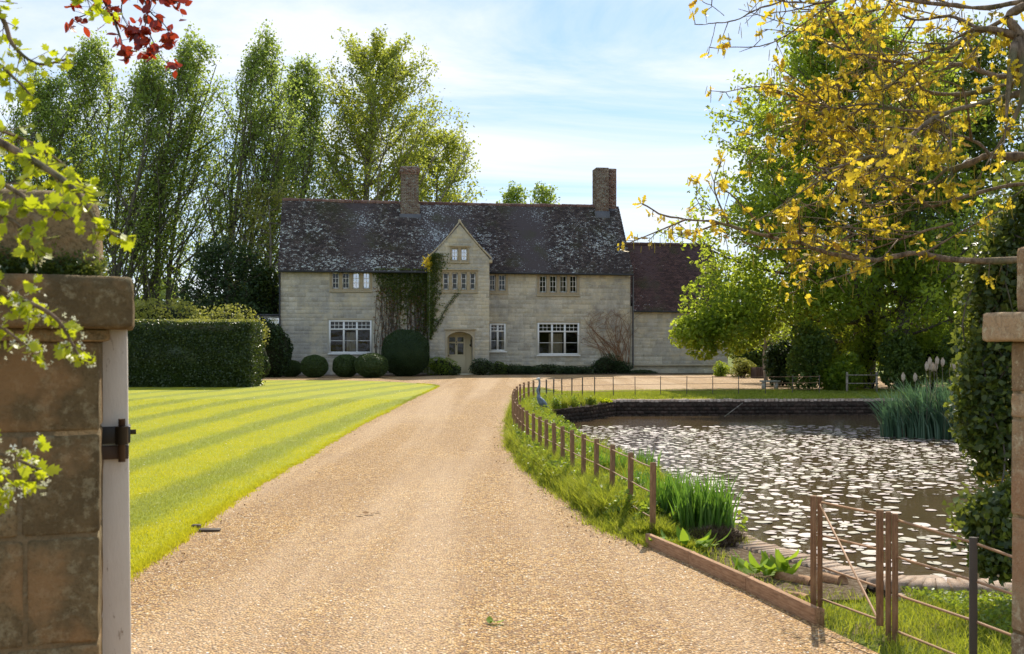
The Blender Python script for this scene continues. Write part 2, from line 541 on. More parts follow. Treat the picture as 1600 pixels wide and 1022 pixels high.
def m_tile(name, a, b, c, amount):
    t = NT(name); p = t.obj(); r = t.rnd()
    base = t.ramp(r, [(0, a), (.5, b), (1, c)])
    n = t.noise(p, 9, 3, .6); big = t.noise(p, .45, 4, .6)
    spots = t.noise(t.map(p, (1, 1, 1.8)), 11, 3, .7)
    th = t.math('SUBTRACT', t.math('ADD', spots, t.math('MULTIPLY', r, .16)), t.math('MULTIPLY', t.math('SUBTRACT', 1.0, big), amount))
    lf = t.ramp(th, [(.44, 0.), (.50, 1.)])
    lc = t.mix(n, (.40, .45, .46), (.62, .66, .66))
    col = t.mix(lf, base, lc)
    col = t.mix(t.ramp(t.noise(p, .7, 5, .6), [(.52, 0.), (.66, .6)]), col, (.06, .06, .03))
    return t.done(t.pbr(col, .85, .2, t.bump(n, .008)))


M['tile'] = m_tile('roof_tile_lichen', (.042, .035, .036), (.07, .056, .055), (.11, .086, .08), .50)
M['tile2'] = m_tile('roof_tile_plain', (.05, .032, .032), (.082, .05, .048), (.125, .072, .065), .70)
M['ridge'] = m_stone('ridge_clay', [(.10, .05, .042), (.17, .085, .07), (.23, .13, .10)], (.4, .4, .36), .4, 2)
M['brick'] = m_stone('chimney_brick', [(.12, .06, .045), (.22, .11, .08), (.32, .18, .13)], (.42, .44, .40), .75, 1.3)
M['brick_grey'] = m_stone('lichened_brick', [(.12, .07, .05), (.22, .15, .115), (.29, .25, .20)], (.33, .36, .32), .7, 1.3)
M['wallbrick'] = m_stone('pond_brick', [(.025, .018, .014), (.05, .034, .026), (.085, .055, .042)], (.13, .12, .09), .4, 2)
M['coping'] = m_stone('coping_brick', [(.30, .21, .15), (.44, .33, .25), (.56, .45, .36)], (.5, .46, .38), .4, 3)


def flat(name, col, rough=.6, spec=.3, bumpd=.0, var=.2, **k):
    t = NT(name); p = t.obj(); n = t.noise(p, 14, 5, .65)
    dk = tuple(c * (1 - var) for c in col)
    c = t.mix(n, dk, col)
    return t.done(t.pbr(c, rough, spec, t.bump(n, bumpd) if bumpd else None, **k))


M['white'] = flat('white_paint', (.80, .79, .74), .5, .35, .002, .1)
M['cream'] = flat('cream_paint', (.66, .58, .38), .5, .35, .002, .1)
M['black'] = flat('black_iron', (.02, .02, .02), .45, .5, .002)
M['rustband'] = flat('worn_iron', (.08, .05, .035), .6, .4, .004)
M['lead'] = flat('lead_flashing', (.13, .13, .14), .6, .3, .003)
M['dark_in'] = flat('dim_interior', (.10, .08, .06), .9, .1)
M['curtain'] = flat('curtain_cloth', (.62, .50, .36), .9, .1)  # cream for the panels that imitate warm reflections in the panes
M['steel'] = flat('weathered_post', (.10, .085, .07), .7, .3, .003)
M['planter'] = flat('planter_brown', (.10, .06, .045), .8, .2, .004)
M['concrete'] = flat('pale_concrete', (.42, .42, .36), .9, .1, .006)
M['catseed'] = flat('bulrush_head', (.50, .42, .33), .95, .05, .01, .35)
M['blade_dead'] = flat('dead_leaf', (.40, .24, .12), .9, .1, .0, .5)
M['slate'] = flat('dark_slate', (.09, .065, .045), .7, .3, .003)


def m_postwood():
    t = NT('rusty_brown_post'); p = t.map(t.obj(), (1, 1, .12)); n = t.noise(p, 60, 5, .7)
    c = t.ramp(n, [(.3, (.12, .06, .03)), (.5, (.25, .135, .068)), (.75, (.42, .25, .13))])
    return t.done(t.pbr(c, .75, .3, t.bump(n, .004)))


def m_timber():
    t = NT('brown_timber'); p = t.map(t.obj(), (.12, 1, 1)); n = t.noise(p, 70, 5, .7)
    c = t.ramp(n, [(.3, (.17, .09, .045)), (.5, (.34, .19, .10)), (.75, (.48, .30, .17))])
    return t.done(t.pbr(c, .8, .25, t.bump(n, .004)))


M['post'] = m_postwood(); M['timber'] = m_timber()
M['rod'] = flat('rusty_rod', (.42, .24, .13), .6, .4, .002, .4)


def m_gate():
    t = NT('flaking_white_paint'); p = t.obj()
    n = t.noise(p, 8, 6, .7); v = t.noise(t.map(p, (1, 1, .25)), 34, 5, .7)
    c = t.mix(n, (.60, .53, .45), (.70, .64, .56))
    c = t.mix(t.ramp(v, [(.62, 0.), (.68, .8)]), c, (.25, .17, .11))
    return t.done(t.pbr(c, .6, .3, t.bump(v, .003)))


M['gate'] = m_gate()


def m_glass(name, refl, tint):
    t = NT(name); p = t.obj()
    n = t.noise(p, 2.2, 3)
    nb = t.bump(n, .03, .5)
    g = t.n('ShaderNodeBsdfGlossy', {'Color': (.9, .93, 1), 'Roughness': .03, 'Normal': nb}).outputs[0]
    tr = t.n('ShaderNodeBsdfTransparent', {'Color': tint}).outputs[0]
    fr = t.n('ShaderNodeFresnel', {'IOR': 1.45}).outputs[0]
    f = t.math('ADD', fr, refl)
    return t.done(t.n('ShaderNodeMixShader', {0: f, 1: tr, 2: g}).outputs[0])


M['glass'] = m_glass('window_glass', .0, (.72, .76, .74))
M['glass_sky'] = m_glass('window_glass_reflective', .45, (.6, .65, .7))


def m_heron():
    t = NT('heron_grey'); n = t.noise(t.map(t.obj(), (1, 1, .3)), 22, 4)
    return t.done(t.pbr(t.ramp(n, [(.3, (.10, .13, .17)), (.7, (.24, .29, .35))]), .5, .4, t.bump(n, .01)))


M['heron'] = m_heron()
M['heronw'] = flat('heron_white', (.6, .6, .57), .6, .3)
M['beak'] = flat('heron_beak', (.35, .25, .08), .5, .3)
M['core'] = flat('inner_twigs', (.03, .035, .018), .95, .05, 0, .5)  # near-black fill painted as the shade deep inside bushes; stems share it
# ================================================================== SETTING
rs = np.random.default_rng(7)

POND = [(0.75, 26.6), (2.15, 28.4), (3.05, 30.1), (11.6, 30.5), (12.3, 22), (11.0, 15), (8.0, 11.6), (5.9, 9.7), (4.5, 8.6), (3.6, 7.95), (3.15, 8.15), (2.55, 9.3), (2.2, 10.2),
        (2.05, 11.2), (1.85, 13), (1.55, 15), (1.25, 17.5), (1.05, 20), (.85, 23)]
# round the outline a little
pl = spline(POND[4:10], 6)
POND_S = [tuple(a) for a in ([POND[0], POND[1], POND[2], POND[3]] + list(pl) + list(spline(POND[10:], 4)))]


def offset_poly(P, d):
    P = np.array(P); n = len(P); out = []
    for i in range(n):
        a = P[i - 1]; b = P[i]; c = P[(i + 1) % n]
        e1 = (b - a) / (np.linalg.norm(b - a) + 1e-9); e2 = (c - b) / (np.linalg.norm(c - b) + 1e-9)
        n1 = np.array((e1[1], -e1[0])); n2 = np.array((e2[1], -e2[0]))
        m = n1 + n2; m /= np.linalg.norm(m) + 1e-9
        out.append(tuple(b + m * d / max(.5, m @ n1)))
    return out


area = sum(POND_S[i - 1][0] * POND_S[i][1] - POND_S[i][0] * POND_S[i - 1][1] for i in range(len(POND_S)))
OUT = 1 if area > 0 else -1
POND_HOLE = offset_poly(POND_S, .15 * OUT)
POND_OUT = offset_poly(POND_S, .30 * OUT)

# ground sheet
xs = np.unique(np.concatenate([np.linspace(-700, -60, 9), np.linspace(-60, -2, 24), np.arange(-1, 13.6, .12), np.linspace(14, 60, 20), np.linspace(70, 800, 9)]))
ys = np.unique(np.concatenate([np.linspace(-60, 4, 12), np.arange(5, 33.2, .12), np.linspace(34, 80, 24), np.linspace(90, 1500, 10)]))
X, Y = np.meshgrid(xs, ys)
Z = land(X, Y)
near = (X > -1) & (X < 14) & (Y > 5) & (Y < 33)
Z += np.where(near, .02 * np.sin(X * 3.1 + Y * 1.7) * np.sin(Y * 2.3 - X), 0) - .012
Z[in_poly(X, Y, POND_HOLE)] = -1.3
g = GM()
nx, ny = len(xs), len(ys)
i = np.arange(nx - 1)[None, :]; j = np.arange(ny - 1)[:, None]
F = np.stack([j * nx + i, j * nx + i + 1, (j + 1) * nx + i + 1, (j + 1) * nx + i], -1).reshape(-1, 4)
g.add(np.stack([X, Y, Z], -1).reshape(-1, 3), F)
tag(g.build('ground', M['ground'], smooth_=True), kind='structure')


def sheet(name, poly, off, mat, rough=.0, flatland=True):
    bm = bmesh.new()
    vs = [bm.verts.new((x, y, 0)) for x, y in poly]
    bm.faces.new(vs)
    bmesh.ops.triangulate(bm, faces=bm.faces[:])
    for yc in np.arange(20.5, 32.5, 1.0):
        bmesh.ops.bisect_plane(bm, geom=bm.verts[:] + bm.edges[:] + bm.faces[:], plane_co=(0, yc, 0), plane_no=(0, 1, 0))
    for v in bm.verts: v.co.z = float(gz(v.co.y)) + off
    bm.normal_update()
    for f in bm.faces:
        if f.normal.z < 0: f.normal_flip()
    me = bpy.data.meshes.new(name); bm.to_mesh(me); bm.free()
    a = me.attributes.new('rnd', 'FLOAT', 'POINT')
    me.materials.append(mat)
    o = bpy.data.objects.new(name, me); link(o)
    return tag(o, kind='structure')


def wobble(P, amp, seed):
    r = np.random.default_rng(seed); P = np.array(P, float)
    return P + r.normal(size=P.shape) * amp


LAWN_E = [(-3.05, 4.0), (-3.03, 6.5)] + [G(*p) for p in [(201, 903), (271, 856), (311, 824), (346, 799), (397, 765), (480, 717), (560, 668), (620, 637), (662, 616), (684, 604)]] + [(-3.6, 41.5), (-5.4, 44.2), (-7.5, 45.6)]
LAWN_S = wobble(spline(LAWN_E, 14), .018, 1)
VERGE_E = [(2.6, 4.2), (2.35, 5.4), (2.02, 6.62), (1.28, 9.2)] + [G(*p) for p in [(971, 842), (918, 821), (877, 783), (842, 760), (810, 733), (789, 700), (786, 672), (796, 634), (810, 614), (832, 605)]] + [(1.9, 34.9), (4.5, 35.9), (9, 36.6), (14.5, 37.0)]
VERGE_E = VERGE_E[:4] + [(a + .08 * (b < 30), b) for a, b in VERGE_E[4:]]
VERGE_S = np.concatenate([np.array(VERGE_E[:4]), wobble(spline(VERGE_E[3:], 12), .03, 2)[1:]])
drive = [(p[0] - .5, p[1] - .1) for p in LAWN_E] + [(-12.5, 46.0), (-12.5, 52.0), (6.6, 53.9), (18.5, 54.5), (17, 40)] + [tuple(p) for p in VERGE_S[::-1]] + [(4, -3), (-6, -3), (-6, 3)]
sheet('gravel_drive', drive, .008, M['gravel'])
lawn = [(-60, 4.0)] + [tuple(p) for p in LAWN_S] + [(-12.3, 45.9), (-60, 46)]
sheet('lawn', lawn, .012, M['lawn'])
sheet('flower_bed', [(-20, 51.2), (-11, 51.0), (-4.8, 51.6), (-4.7, 53.0), (-2.6, 53.2), (-2.0, 53.1), (7, 54.3), (12.6, 55.4), (12.6, 56.2), (6.6, 56), (-12, 53.4), (-20, 53)], .018, M['soil'])
# gravel patch on the near bank
sheet('bank_soil', [(1.45, 9.3), (1.7, 9.9), (2.05, 10.0), (2.45, 9.2), (2.9, 8.3), (2.6, 7.6), (2.1, 7.6)], -.06, M['soil'])

# pond water
g = GM(); q = offset_poly(POND_S, .1 * OUT)
bm = bmesh.new(); bm.faces.new([bm.verts.new((x, y, -.30)) for x, y in q]); bm.normal_update()
if bm.faces[:][0].normal.z < 0: bm.faces[:][0].normal_flip()
bmesh.ops.triangulate(bm, faces=bm.faces[:])
me = bpy.data.meshes.new('pond_water'); bm.to_mesh(me); bm.free(); me.materials.append(M['water'])
tag(link(bpy.data.objects.new('pond_water', me)), kind='structure')

# pond retaining wall > wall, coping bricks
pw = empty('pond_wall', (0, 0, 0), 0, 'low brick retaining wall with brick-on-edge coping round the lily pond', 'wall')
g = GM()
N = len(POND_S)
near_side = lambda p: True
for i in range(N):
    a, b = POND_S[i - 1], POND_S[i]; ao, bo = POND_OUT[i - 1], POND_OUT[i]
    za, zb = [float(land(*q_)) - .035 + (.10 if q_[1] < 11 and q_[0] > 2 else 0) for q_ in (a, b)]
    g.quad((*a, -1.25), (*b, -1.25), (*b, zb), (*a, za))
    g.quad((*ao, -1.25), (*bo, -1.25), (*bo, zb), (*ao, za))
    g.quad((*a, za), (*b, zb), (*bo, zb), (*ao, za))
g.build('wall', M['wallbrick'], pw)
# courses of bricks proud of the far inner face, joined (a few pixels each)
g = GM()
for (A, B) in ((POND_S[0], POND_S[1]), (POND_S[1], POND_S[2]), (POND_S[2], POND_S[3])):
    A = np.array(A); B = np.array(B); L = np.linalg.norm(B - A); u = (B - A) / L; nrm = np.array((u[1], -u[0]))
    if (np.array((6, 20)) - A) @ nrm < 0: nrm = -nrm
    for k in range(4):
        z0 = -.36 + k * .10; s_ = -.1 * (k % 2)
        while s_ < L:
            a = max(0, s_ + .008); b = min(L, s_ + .225)
            if b > a + .03:
                pr = .006 + rs.random() * .012
                P0 = A + u * a; P1 = A + u * b
                zt = min(z0 + .088, float(land(*P0)) - .04)
                if zt > z0 + .02:
                    V = [(*P0, z0), (*P1, z0), (*P1, zt), (*P0, zt)]
                    V2 = [(*(P0 + nrm * pr), z0), (*(P1 + nrm * pr), z0), (*(P1 + nrm * pr), zt), (*(P0 + nrm * pr), zt)]
                    g.add(V + V2, [(4, 5, 6, 7), (0, 1, 5, 4), (3, 7, 6, 2), (0, 4, 7, 3), (1, 2, 6, 5)], rs.random())
            s_ += .235
tag(g.build('brick_course', M['wallbrick'], pw), kind='stuff')
# coping: one brick after another across the wall head
ring = [np.array(p) for p in POND_S]; ringo = [np.array(p) for p in POND_OUT]
cops = []
m_near = lambda p: p[0] > 2 and p[1] < 11
for i in range(N):
    a, b, ao, bo = ring[i - 1], ring[i], ringo[i - 1], ringo[i]
    L = np.linalg.norm(b - a); n = max(1, int(round(L / (.072 if m_near(a) else .115))))
    for k in range(n):
        t0 = (k + .06) / n; t1 = (k + .94) / n
        c = [a + (b - a) * t0, a + (b - a) * t1, ao + (bo - ao) * t1, ao + (bo - ao) * t0]
        m = sum(c) / 4
        cops.append((m[1], c, m))
cops.sort(key=lambda t: t[0])
bank = lambda m: m[0] < 3 and 10.4 < m[1] < 25
rest = GM(); cnt = 0
for yv, c, m in cops:
    if bank(m): continue
    h = float(land(*m)) + .022 + rs.normal() * .005 + (.10 if m[1] < 11 else 0)
    z0 = h - .07
    cc = [p + (p - m) * 0 for p in c]
    jit = rs.normal(size=2) * .006
    V = [(*(p + jit - m), -.035 - 0) for p in cc] + [(*((p - m) * .97 + jit), .035) for p in cc]
    Fc = [(0, 1, 5, 4), (1, 2, 6, 5), (2, 3, 7, 6), (3, 0, 4, 7), (4, 5, 6, 7)]
    if cnt < 190:
        k = GM(); k.add(V, Fc, rs.random()); o = k.build('coping_brick', M['coping'], pw); o.location = (m[0], m[1], h - .035)
        cnt += 1
    else:
        rest.add(np.array(V) + np.array((m[0], m[1], h - .035)), Fc, rs.random())
tag(rest.build('far_coping', M['coping'], pw), kind='stuff')

# ================================================================== HOUSE
AX = math.atan(.15); CA, SA = math.cos(AX), math.sin(AX)
HX, HY, HZ = -11.99, 53.0, .15
HL = 18.64


def fs(px, y=0.0):
    k = (px - 800) / F_
    return (k * (HY + y * CA) - HX + y * SA) / (CA - k * SA)


def fz(py, s, y=0.0):
    return CAMZ + (535 - py) / F_ * (HY + s * SA + y * CA) - HZ


def hw(s, y, z):
    return Vector((HX + s * CA - y * SA, HY + s * SA + y * CA, HZ + z))


house = empty('stone_manor_house', (HX, HY, HZ), AX, 'long grey stone manor house with lichened tile roof, central gabled porch and two chimneys', 'house')
EAVE = 5.69; RZ = 9.5; HD = 6.0


def wall_holes(name, outer, holes, y, thick, mat, parent, axis='x', at=0):
    """vertical wall panel with openings and their reveals. outer/holes are (s, z) loops"""
    bm = bmesh.new()
    loops = [outer] + holes
    edges = []
    for lp in loops:
        vs = [bm.verts.new((p[0], y, p[1])) for p in lp]
        for i in range(len(vs)): edges.append(bm.edges.new((vs[i - 1], vs[i])))
    bmesh.ops.triangle_fill(bm, use_beauty=True, edges=edges)
    for lp in loops[1:]:
        n = len(lp)
        for i in range(n):
            a, b = lp[i - 1], lp[i]
            bm.faces.new([bm.verts.new((a[0], y, a[1])), bm.verts.new((b[0], y, b[1])), bm.verts.new((b[0], y + thick, b[1])), bm.verts.new((a[0], y + thick, a[1]))])
    me = bpy.data.meshes.new(name); bm.to_mesh(me); bm.free()
    a = me.attributes.new('rnd', 'FLOAT', 'POINT')
    me.materials.append(mat)
    return link(bpy.data.objects.new(name, me), parent)


def rect(x0, x1, z0, z1): return [(x0, z0), (x1, z0), (x1, z1), (x0, z1)]


def lay_stones(x0, x1, z0, z1, blocks, seed, hmin=.16, hmax=.27, lmin=.25, lmax=.7, xlim=None):
    """coursed rubble in the (s, z) plane, cut round the openings"""
    r = np.random.default_rng(seed); out = []; z = z0
    while z < z1 - .05:
        h = r.uniform(hmin, hmax)
        zt = min(z + h, z1)
        if z1 - zt < .1: zt = z1
        a0, a1 = (x0, x1) if xlim is None else xlim(zt)
        x = a0
        cuts = [x]
        while x < a1:
            x += r.uniform(lmin, lmax); cuts.append(min(x, a1))
        if len(cuts) > 2 and cuts[-1] - cuts[-2] < .15: cuts.pop(-2)
        for a, b in zip(cuts[:-1], cuts[1:]):
            pieces = [(a, b, z, zt)]
            for (bx0, bx1, bz0, bz1) in blocks:
                np_ = []
                for (p0, p1, q0, q1) in pieces:
                    if p1 <= bx0 or p0 >= bx1 or q1 <= bz0 or q0 >= bz1: np_.append((p0, p1, q0, q1)); continue
                    if p0 < bx0: np_.append((p0, bx0, q0, q1))
                    if p1 > bx1: np_.append((bx1, p1, q0, q1))
                    m0, m1 = max(p0, bx0), min(p1, bx1)
                    if q0 < bz0: np_.append((m0, m1, q0, bz0))
                    if q1 > bz1: np_.append((m0, m1, bz1, q1))
                pieces = np_
            for p in pieces:
                if p[1] - p[0] > .06 and p[3] - p[2] > .05: out.append(p)
        z = zt
    return out


def put_stones(stones, y, mat, parent, limit, seed, joint=.008, dirx=None, proud=(.001, .007)):
    """the largest as parts of the wall, the others joined"""
    r = np.random.default_rng(seed)
    stones = sorted(stones, key=lambda s: -(s[1] - s[0]) * (s[3] - s[2]))
    rest = GM(); cache = {}
    for i, (a, b, c, d) in enumerate(stones):
        a += joint; b -= joint; c += joint; d -= joint
        pr = r.uniform(*proud); e = .006
        V = [(a, 0, c), (b, 0, c), (b, 0, d), (a, 0, d), (a + e, -pr, c + e), (b - e, -pr, c + e), (b - e, -pr, d - e), (a + e, -pr, d - e)]
        Fc = [(4, 5, 6, 7), (0, 1, 5, 4), (1, 2, 6, 5), (2, 3, 7, 6), (3, 0, 4, 7)]
        if dirx is not None:   # side wall: run along y
            V = [(dirx[0] + v[1] * dirx[1], v[0], v[2]) for v in V]
        else:
            V = [(v[0], y + v[1], v[2]) for v in V]
        if i < limit:
            k = GM(); ctr = np.array(V).mean(0)
            k.add(np.array(V) - ctr, Fc, r.random()); o = k.build('stone', mat, parent); o.location = ctr
        else: rest.add(V, Fc, r.random())
    if rest.n: tag(rest.build('small_stones', mat, parent), kind='stuff')


# ---- openings measured on the facade
YP = -1.05                                   # plane of the porch front


def op(px0, px1, py0, py1, y=0.0):
    s0, s1 = fs(px0, y), fs(px1, y); sm = (s0 + s1) / 2
    return (s0, s1, fz(py1, sm, y), fz(py0, sm, y))


small_ul = [op(*p, 425.8, 451) for p in ((518.6, 530), (534.6, 546), (550.8, 562), (567, 578))]
small_ur = [op(*p, 430.5, 457) for p in ((842.8, 854), (858.8, 870), (874.6, 886), (890.2, 901.3))]
small_um = [op(*p, 429, 454) for p in ((764.6, 774.3), (779, 790.2))]
big_l = op(514, 580.7, 500.5, 552)
big_r = op(840, 905, 504.5, 554.6)
mid_r = op(765, 790, 505.7, 548.8)
porch_u = [op(*p, 426, 452.5, YP) for p in ((692.3, 701.6), (706.2, 715.4), (720.2, 729.3), (734.2, 743.2))]
gab_w = [op(*p, 388, 407, YP) for p in ((705.6, 715.8), (720.2, 730.4))]
PX0, PX1 = fs(672, YP), fs(764.5, YP)
door_o = op(699, 738.5, 518.5, 586, YP)
SH = fz(404, (PX0 + PX1) / 2, YP); AP = fz(351, (PX0 + PX1) / 2, YP); PXM = (PX0 + PX1) / 2

wall = None
ops_main = small_ul + small_ur + small_um + [big_l, big_r, mid_r]
porch_hole = (PX0 + .3, PX1 - .3, .02, 2.6)
fw = wall_holes('wall', rect(0, HL, -.4, EAVE), [rect(*(o[0], o[1], o[2], o[3])) for o in ops_main] + [rect(*porch_hole)], 0, .35, M['mortar'], house)


def surround(opens, y, m=.09, hood=True, parent=house, name='stone_surround'):
    x0 = min(o[0] for o in opens) - m; x1 = max(o[1] for o in opens) + m
    z0 = min(o[2] for o in opens) - m; z1 = max(o[3] for o in opens) + m
    o = wall_holes(name, rect(x0, x1, z0, z1), [rect(*q) for q in opens], y - .03, .12, M['dressed'], parent)
    g = GM()
    g.box(x0, x1, y - .03, y, z0 - .001, z0)           # closing edges
    g.box(x0 - .001, x0, y - .03, y, z0, z1); g.box(x1, x1 + .001, y - .03, y, z0, z1); g.box(x0, x1, y - .03, y, z1, z1 + .001)
    g.build('surround_edge', M['dressed'], o)
    g = GM(); g.box(x0 - .03, x1 + .03, y - .085, y + .01, z0 - .07, z0 - .003); g.build('sill', M['dressed'], o, bevel=.01)
    if hood:
        g = GM(); g.box(x0 - .05, x1 + .05, y - .1, y + .01, z1 + .004, z1 + .07)
        g.build('hood_mould', M['dressed'], o, bevel=.012)
    return (x0 - .03, x1 + .03, z0 - .07, z1 + (.07 if hood else 0))


def casement(o, y, nx=2, nz=3, glass='glass', parent=house, fw_=.055, bar=.03):
    x0, x1, z0, z1 = o; yy = y + .10
    g = GM()
    g.box(x0, x0 + fw_, yy, yy + .05, z0, z1); g.box(x1 - fw_, x1, yy, yy + .05, z0, z1)
    g.box(x0 + fw_, x1 - fw_, yy, yy + .05, z0, z0 + fw_); g.box(x0 + fw_, x1 - fw_, yy, yy + .05, z1 - fw_, z1)
    ix0, ix1, iz0, iz1 = x0 + fw_, x1 - fw_, z0 + fw_, z1 - fw_
    for k in range(1, nx):
        c = ix0 + (ix1 - ix0) * k / nx; g.box(c - bar / 2, c + bar / 2, yy + .008, yy + .045, iz0, iz1)
    for k in range(1, nz):
        c = iz0 + (iz1 - iz0) * k / nz; g.box(ix0, ix1, yy + .01, yy + .043, c - bar / 2, c + bar / 2)
    wdw = g.build('casement_window', M['white'], parent)
    g = GM(); g.quad((ix0, yy + .026, iz0), (ix1, yy + .026, iz0), (ix1, yy + .026, iz1), (ix0, yy + .026, iz1))
    g.build('glass', M[glass], wdw)
    return wdw


def big_window(o, y, nl, parent=house, top=(3, 2), low=2, ztf=.27, glass='glass'):
    x0, x1, z0, z1 = o; f = .085; yy = y - .02
    g = GM()
    g.box(x0, x0 + f, yy, yy + .12, z0, z1); g.box(x1 - f, x1, yy, yy + .12, z0, z1)
    g.box(x0 + f, x1 - f, yy, yy + .12, z0, z0 + f); g.box(x0 + f, x1 - f, yy, yy + .12, z1 - f, z1)
    zt = z1 - (z1 - z0) * ztf
    g.box(x0 + f, x1 - f, yy + .004, yy + .11, zt - .04, zt + .04)
    wl = (x1 - x0 - 2 * f) / nl
    for k in range(1, nl): g.box(x0 + f + wl * k - .05, x0 + f + wl * k + .05, yy + .008, yy + .112, z0 + f, z1 - f)
    wdw = g.build('window', M['white'], parent)
    g2 = GM()
    for k in range(nl):
        a = x0 + f + wl * k + (.05 if k else 0); b = x0 + f + wl * (k + 1) - (.05 if k < nl - 1 else 0)
        for i in range(1, top[0]):
            c = a + (b - a) * i / top[0]; g2.box(c - .014, c + .014, yy + .05, yy + .075, zt + .04, z1 - f)
        for i in range(1, top[1]):
            c = zt + .04 + (z1 - f - zt - .04) * i / top[1]; g2.box(a, b, yy + .052, yy + .073, c - .014, c + .014)
        c = z0 + f + (zt - .04 - z0 - f) * .5
        g2.box(a, b, yy + .05, yy + .075, c - .014, c + .014)
        for (p, q) in ((z0 + f, c - .014), (c + .014, zt - .04), (zt + .04, z1 - f)):
            h = GM(); h.quad((a, yy + .062, p), (b, yy + .062, p), (b, yy + .062, q), (a, yy + .062, q)); h.build('pane', M[glass], wdw)
    g2.build('glazing_bars', M['white'], wdw)
    g = GM(); g.box(x0 - .06, x1 + .06, y - .10, y + .02, z0 - .07, z0 - .003); g.build('sill', M['white'], wdw, bevel=.01)
    return wdw


blk = []
blk.append(surround(small_ul, 0, .11, False)); blk.append(surround(small_ur, 0, .13)); blk.append(surround(small_um, 0, .11))
for i, o in enumerate(small_ul): casement(o, 0, glass='glass_sky' if i >= 2 else 'glass')
for o in small_ur + small_um: casement(o, 0)
big_window(big_l, 0, 3); big_window(big_r, 0, 3); big_window(mid_r, 0, 2, top=(2, 2))
for o in (big_l, big_r, mid_r):
    blk.append((o[0] - .07, o[1] + .07, o[2] - .08, o[3] + .1))
    g = GM(); g.box(o[0] - .07, o[1] + .07, -.028, .0, o[3] + .012, o[3] + .1); g.build('lintel', M['dressed'], house, bevel=.008)
blk.append((PX0 + .01, PX1 - .01, -.5, EAVE))
blk.append((0, PX0, -.5, .0))

plz = fz(571, 14)
st = lay_stones(0, PX0, 0, EAVE, blk, 11) + lay_stones(PX1, HL, plz, EAVE, blk, 12)
put_stones(st, 0, M['ashlar'], fw, 300, 5)
# plinth under the right half
g = GM(); g.box(PX1 + .02, HL + .1, -.10, .0, -.4, plz - .03); pn = g.build('plinth', M['mortar'], house)
put_stones(lay_stones(PX1 + .02, HL + .1, 0, plz - .04, [], 14, .2, .28), -.10, M['ashlar'], pn, 0, 6)
g = GM(); g.box(PX1 + .02, HL + .1, -.14, .0, plz - .03, plz + .03); g.build('plinth_cap', M['dressed'], house, bevel=.015)

# other walls of the main block
g = GM()
for s_ in (0, HL):
    g.add([(s_, 0, -.4), (s_, HD, -.4), (s_, HD, EAVE), (s_, HD / 2, RZ - .1), (s_, 0, EAVE)], [(0, 1, 2, 3, 4)])
g.quad((0, HD, -.4), (HL, HD, -.4), (HL, HD, EAVE), (0, HD, EAVE))
g.build('end_wall', M['mortar'], house)
# floors and inner walls make the rooms dim
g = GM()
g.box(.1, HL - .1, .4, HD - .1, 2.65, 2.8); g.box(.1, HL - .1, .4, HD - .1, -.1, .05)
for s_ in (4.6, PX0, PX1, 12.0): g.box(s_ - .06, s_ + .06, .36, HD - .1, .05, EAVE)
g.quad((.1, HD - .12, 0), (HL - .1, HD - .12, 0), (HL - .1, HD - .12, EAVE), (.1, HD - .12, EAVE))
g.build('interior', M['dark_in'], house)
g = GM()


def drape(x0, x1, z0, z1, y, n=7):
    for k in range(n):
        a = x0 + (x1 - x0) * k / n; b = x0 + (x1 - x0) * (k + 1) / n; e = .03 * (k % 2)
        g.quad((a, y + e, z0), (b, y + .03 - e, z0), (b, y + .03 - e, z1), (a, y + e, z1))


for o in small_ul[2:3] + [small_ur[2]]: drape(o[0] - .1, o[0] + .25, o[2] - .1, o[3] + .1, .42)
drape(big_l[0] + .9, big_l[0] + 1.35, big_l[2] + .1, big_l[2] + 1.1, .8); drape(big_l[1] - .1, big_l[1] + .2, big_l[2] - .2, big_l[3], .5)
drape(big_r[0] + .75, big_r[0] + 1.5, big_r[2] - .1, big_r[2] + 1.15, .75); drape(mid_r[1] - .15, mid_r[1] + .1, mid_r[2], mid_r[3], .5)
g.build('curtain', M['curtain'], house)  # cream panels added behind the panes, standing in for warm reflections

# ---- porch wing
po = [(PX0, -.4), (PX1, -.4), (PX1, SH), (PXM, AP), (PX0, SH)]
dx0, dx1, dz0, dz1 = door_o; dz0 = .08
arch = [(dx0, dz0), (dx1, dz0), (dx1, dz1 - .28)] + [(dx1 + (dx0 - dx1) * t, dz1 - .28 + .28 * math.sin(math.pi * t) ** .6) for t in (.08, .2, .35, .5, .65, .8, .92)] + [(dx0, dz1 - .28)]
pf = wall_holes('porch_wall', po, [rect(*o) for o in porch_u + gab_w] + [arch], YP, .35, M['mortar'], house)
pb = [surround(porch_u, YP, .1, True, pf), surround(gab_w, YP, .07, True, pf)]
for o in porch_u: casement(o, YP, 1, 3)
for o in gab_w: casement(o, YP, 2, 3, 'glass_sky')
fr0, fr1, frz = fs(695.8, YP), fs(741.5, YP), fz(515.6, PXM, YP)
o = wall_holes('door_surround', [(fr0, .0), (fr1, .0), (fr1, frz), (fr0, frz)], [], YP - .03, .1, M['dressed'], pf) if False else None
bmv = [(fr0, 0.02), (dx0, 0.02)] + [p for p in arch[::-1] if p[1] > .1] + [(dx1, 0.02), (fr1, .02), (fr1, frz), (fr0, frz)]
g = GM()
g.add([(p[0], YP - .035, p[1]) for p in bmv], [tuple(range(len(bmv)))])
for i in range(len(bmv)):
    a, b = bmv[i - 1], bmv[i]; g.quad((a[0], YP - .035, a[1]), (b[0], YP - .035, b[1]), (b[0], YP + .05, b[1]), (a[0], YP + .05, a[1]))
ds = g.build('door_surround', M['dressed'], pf)
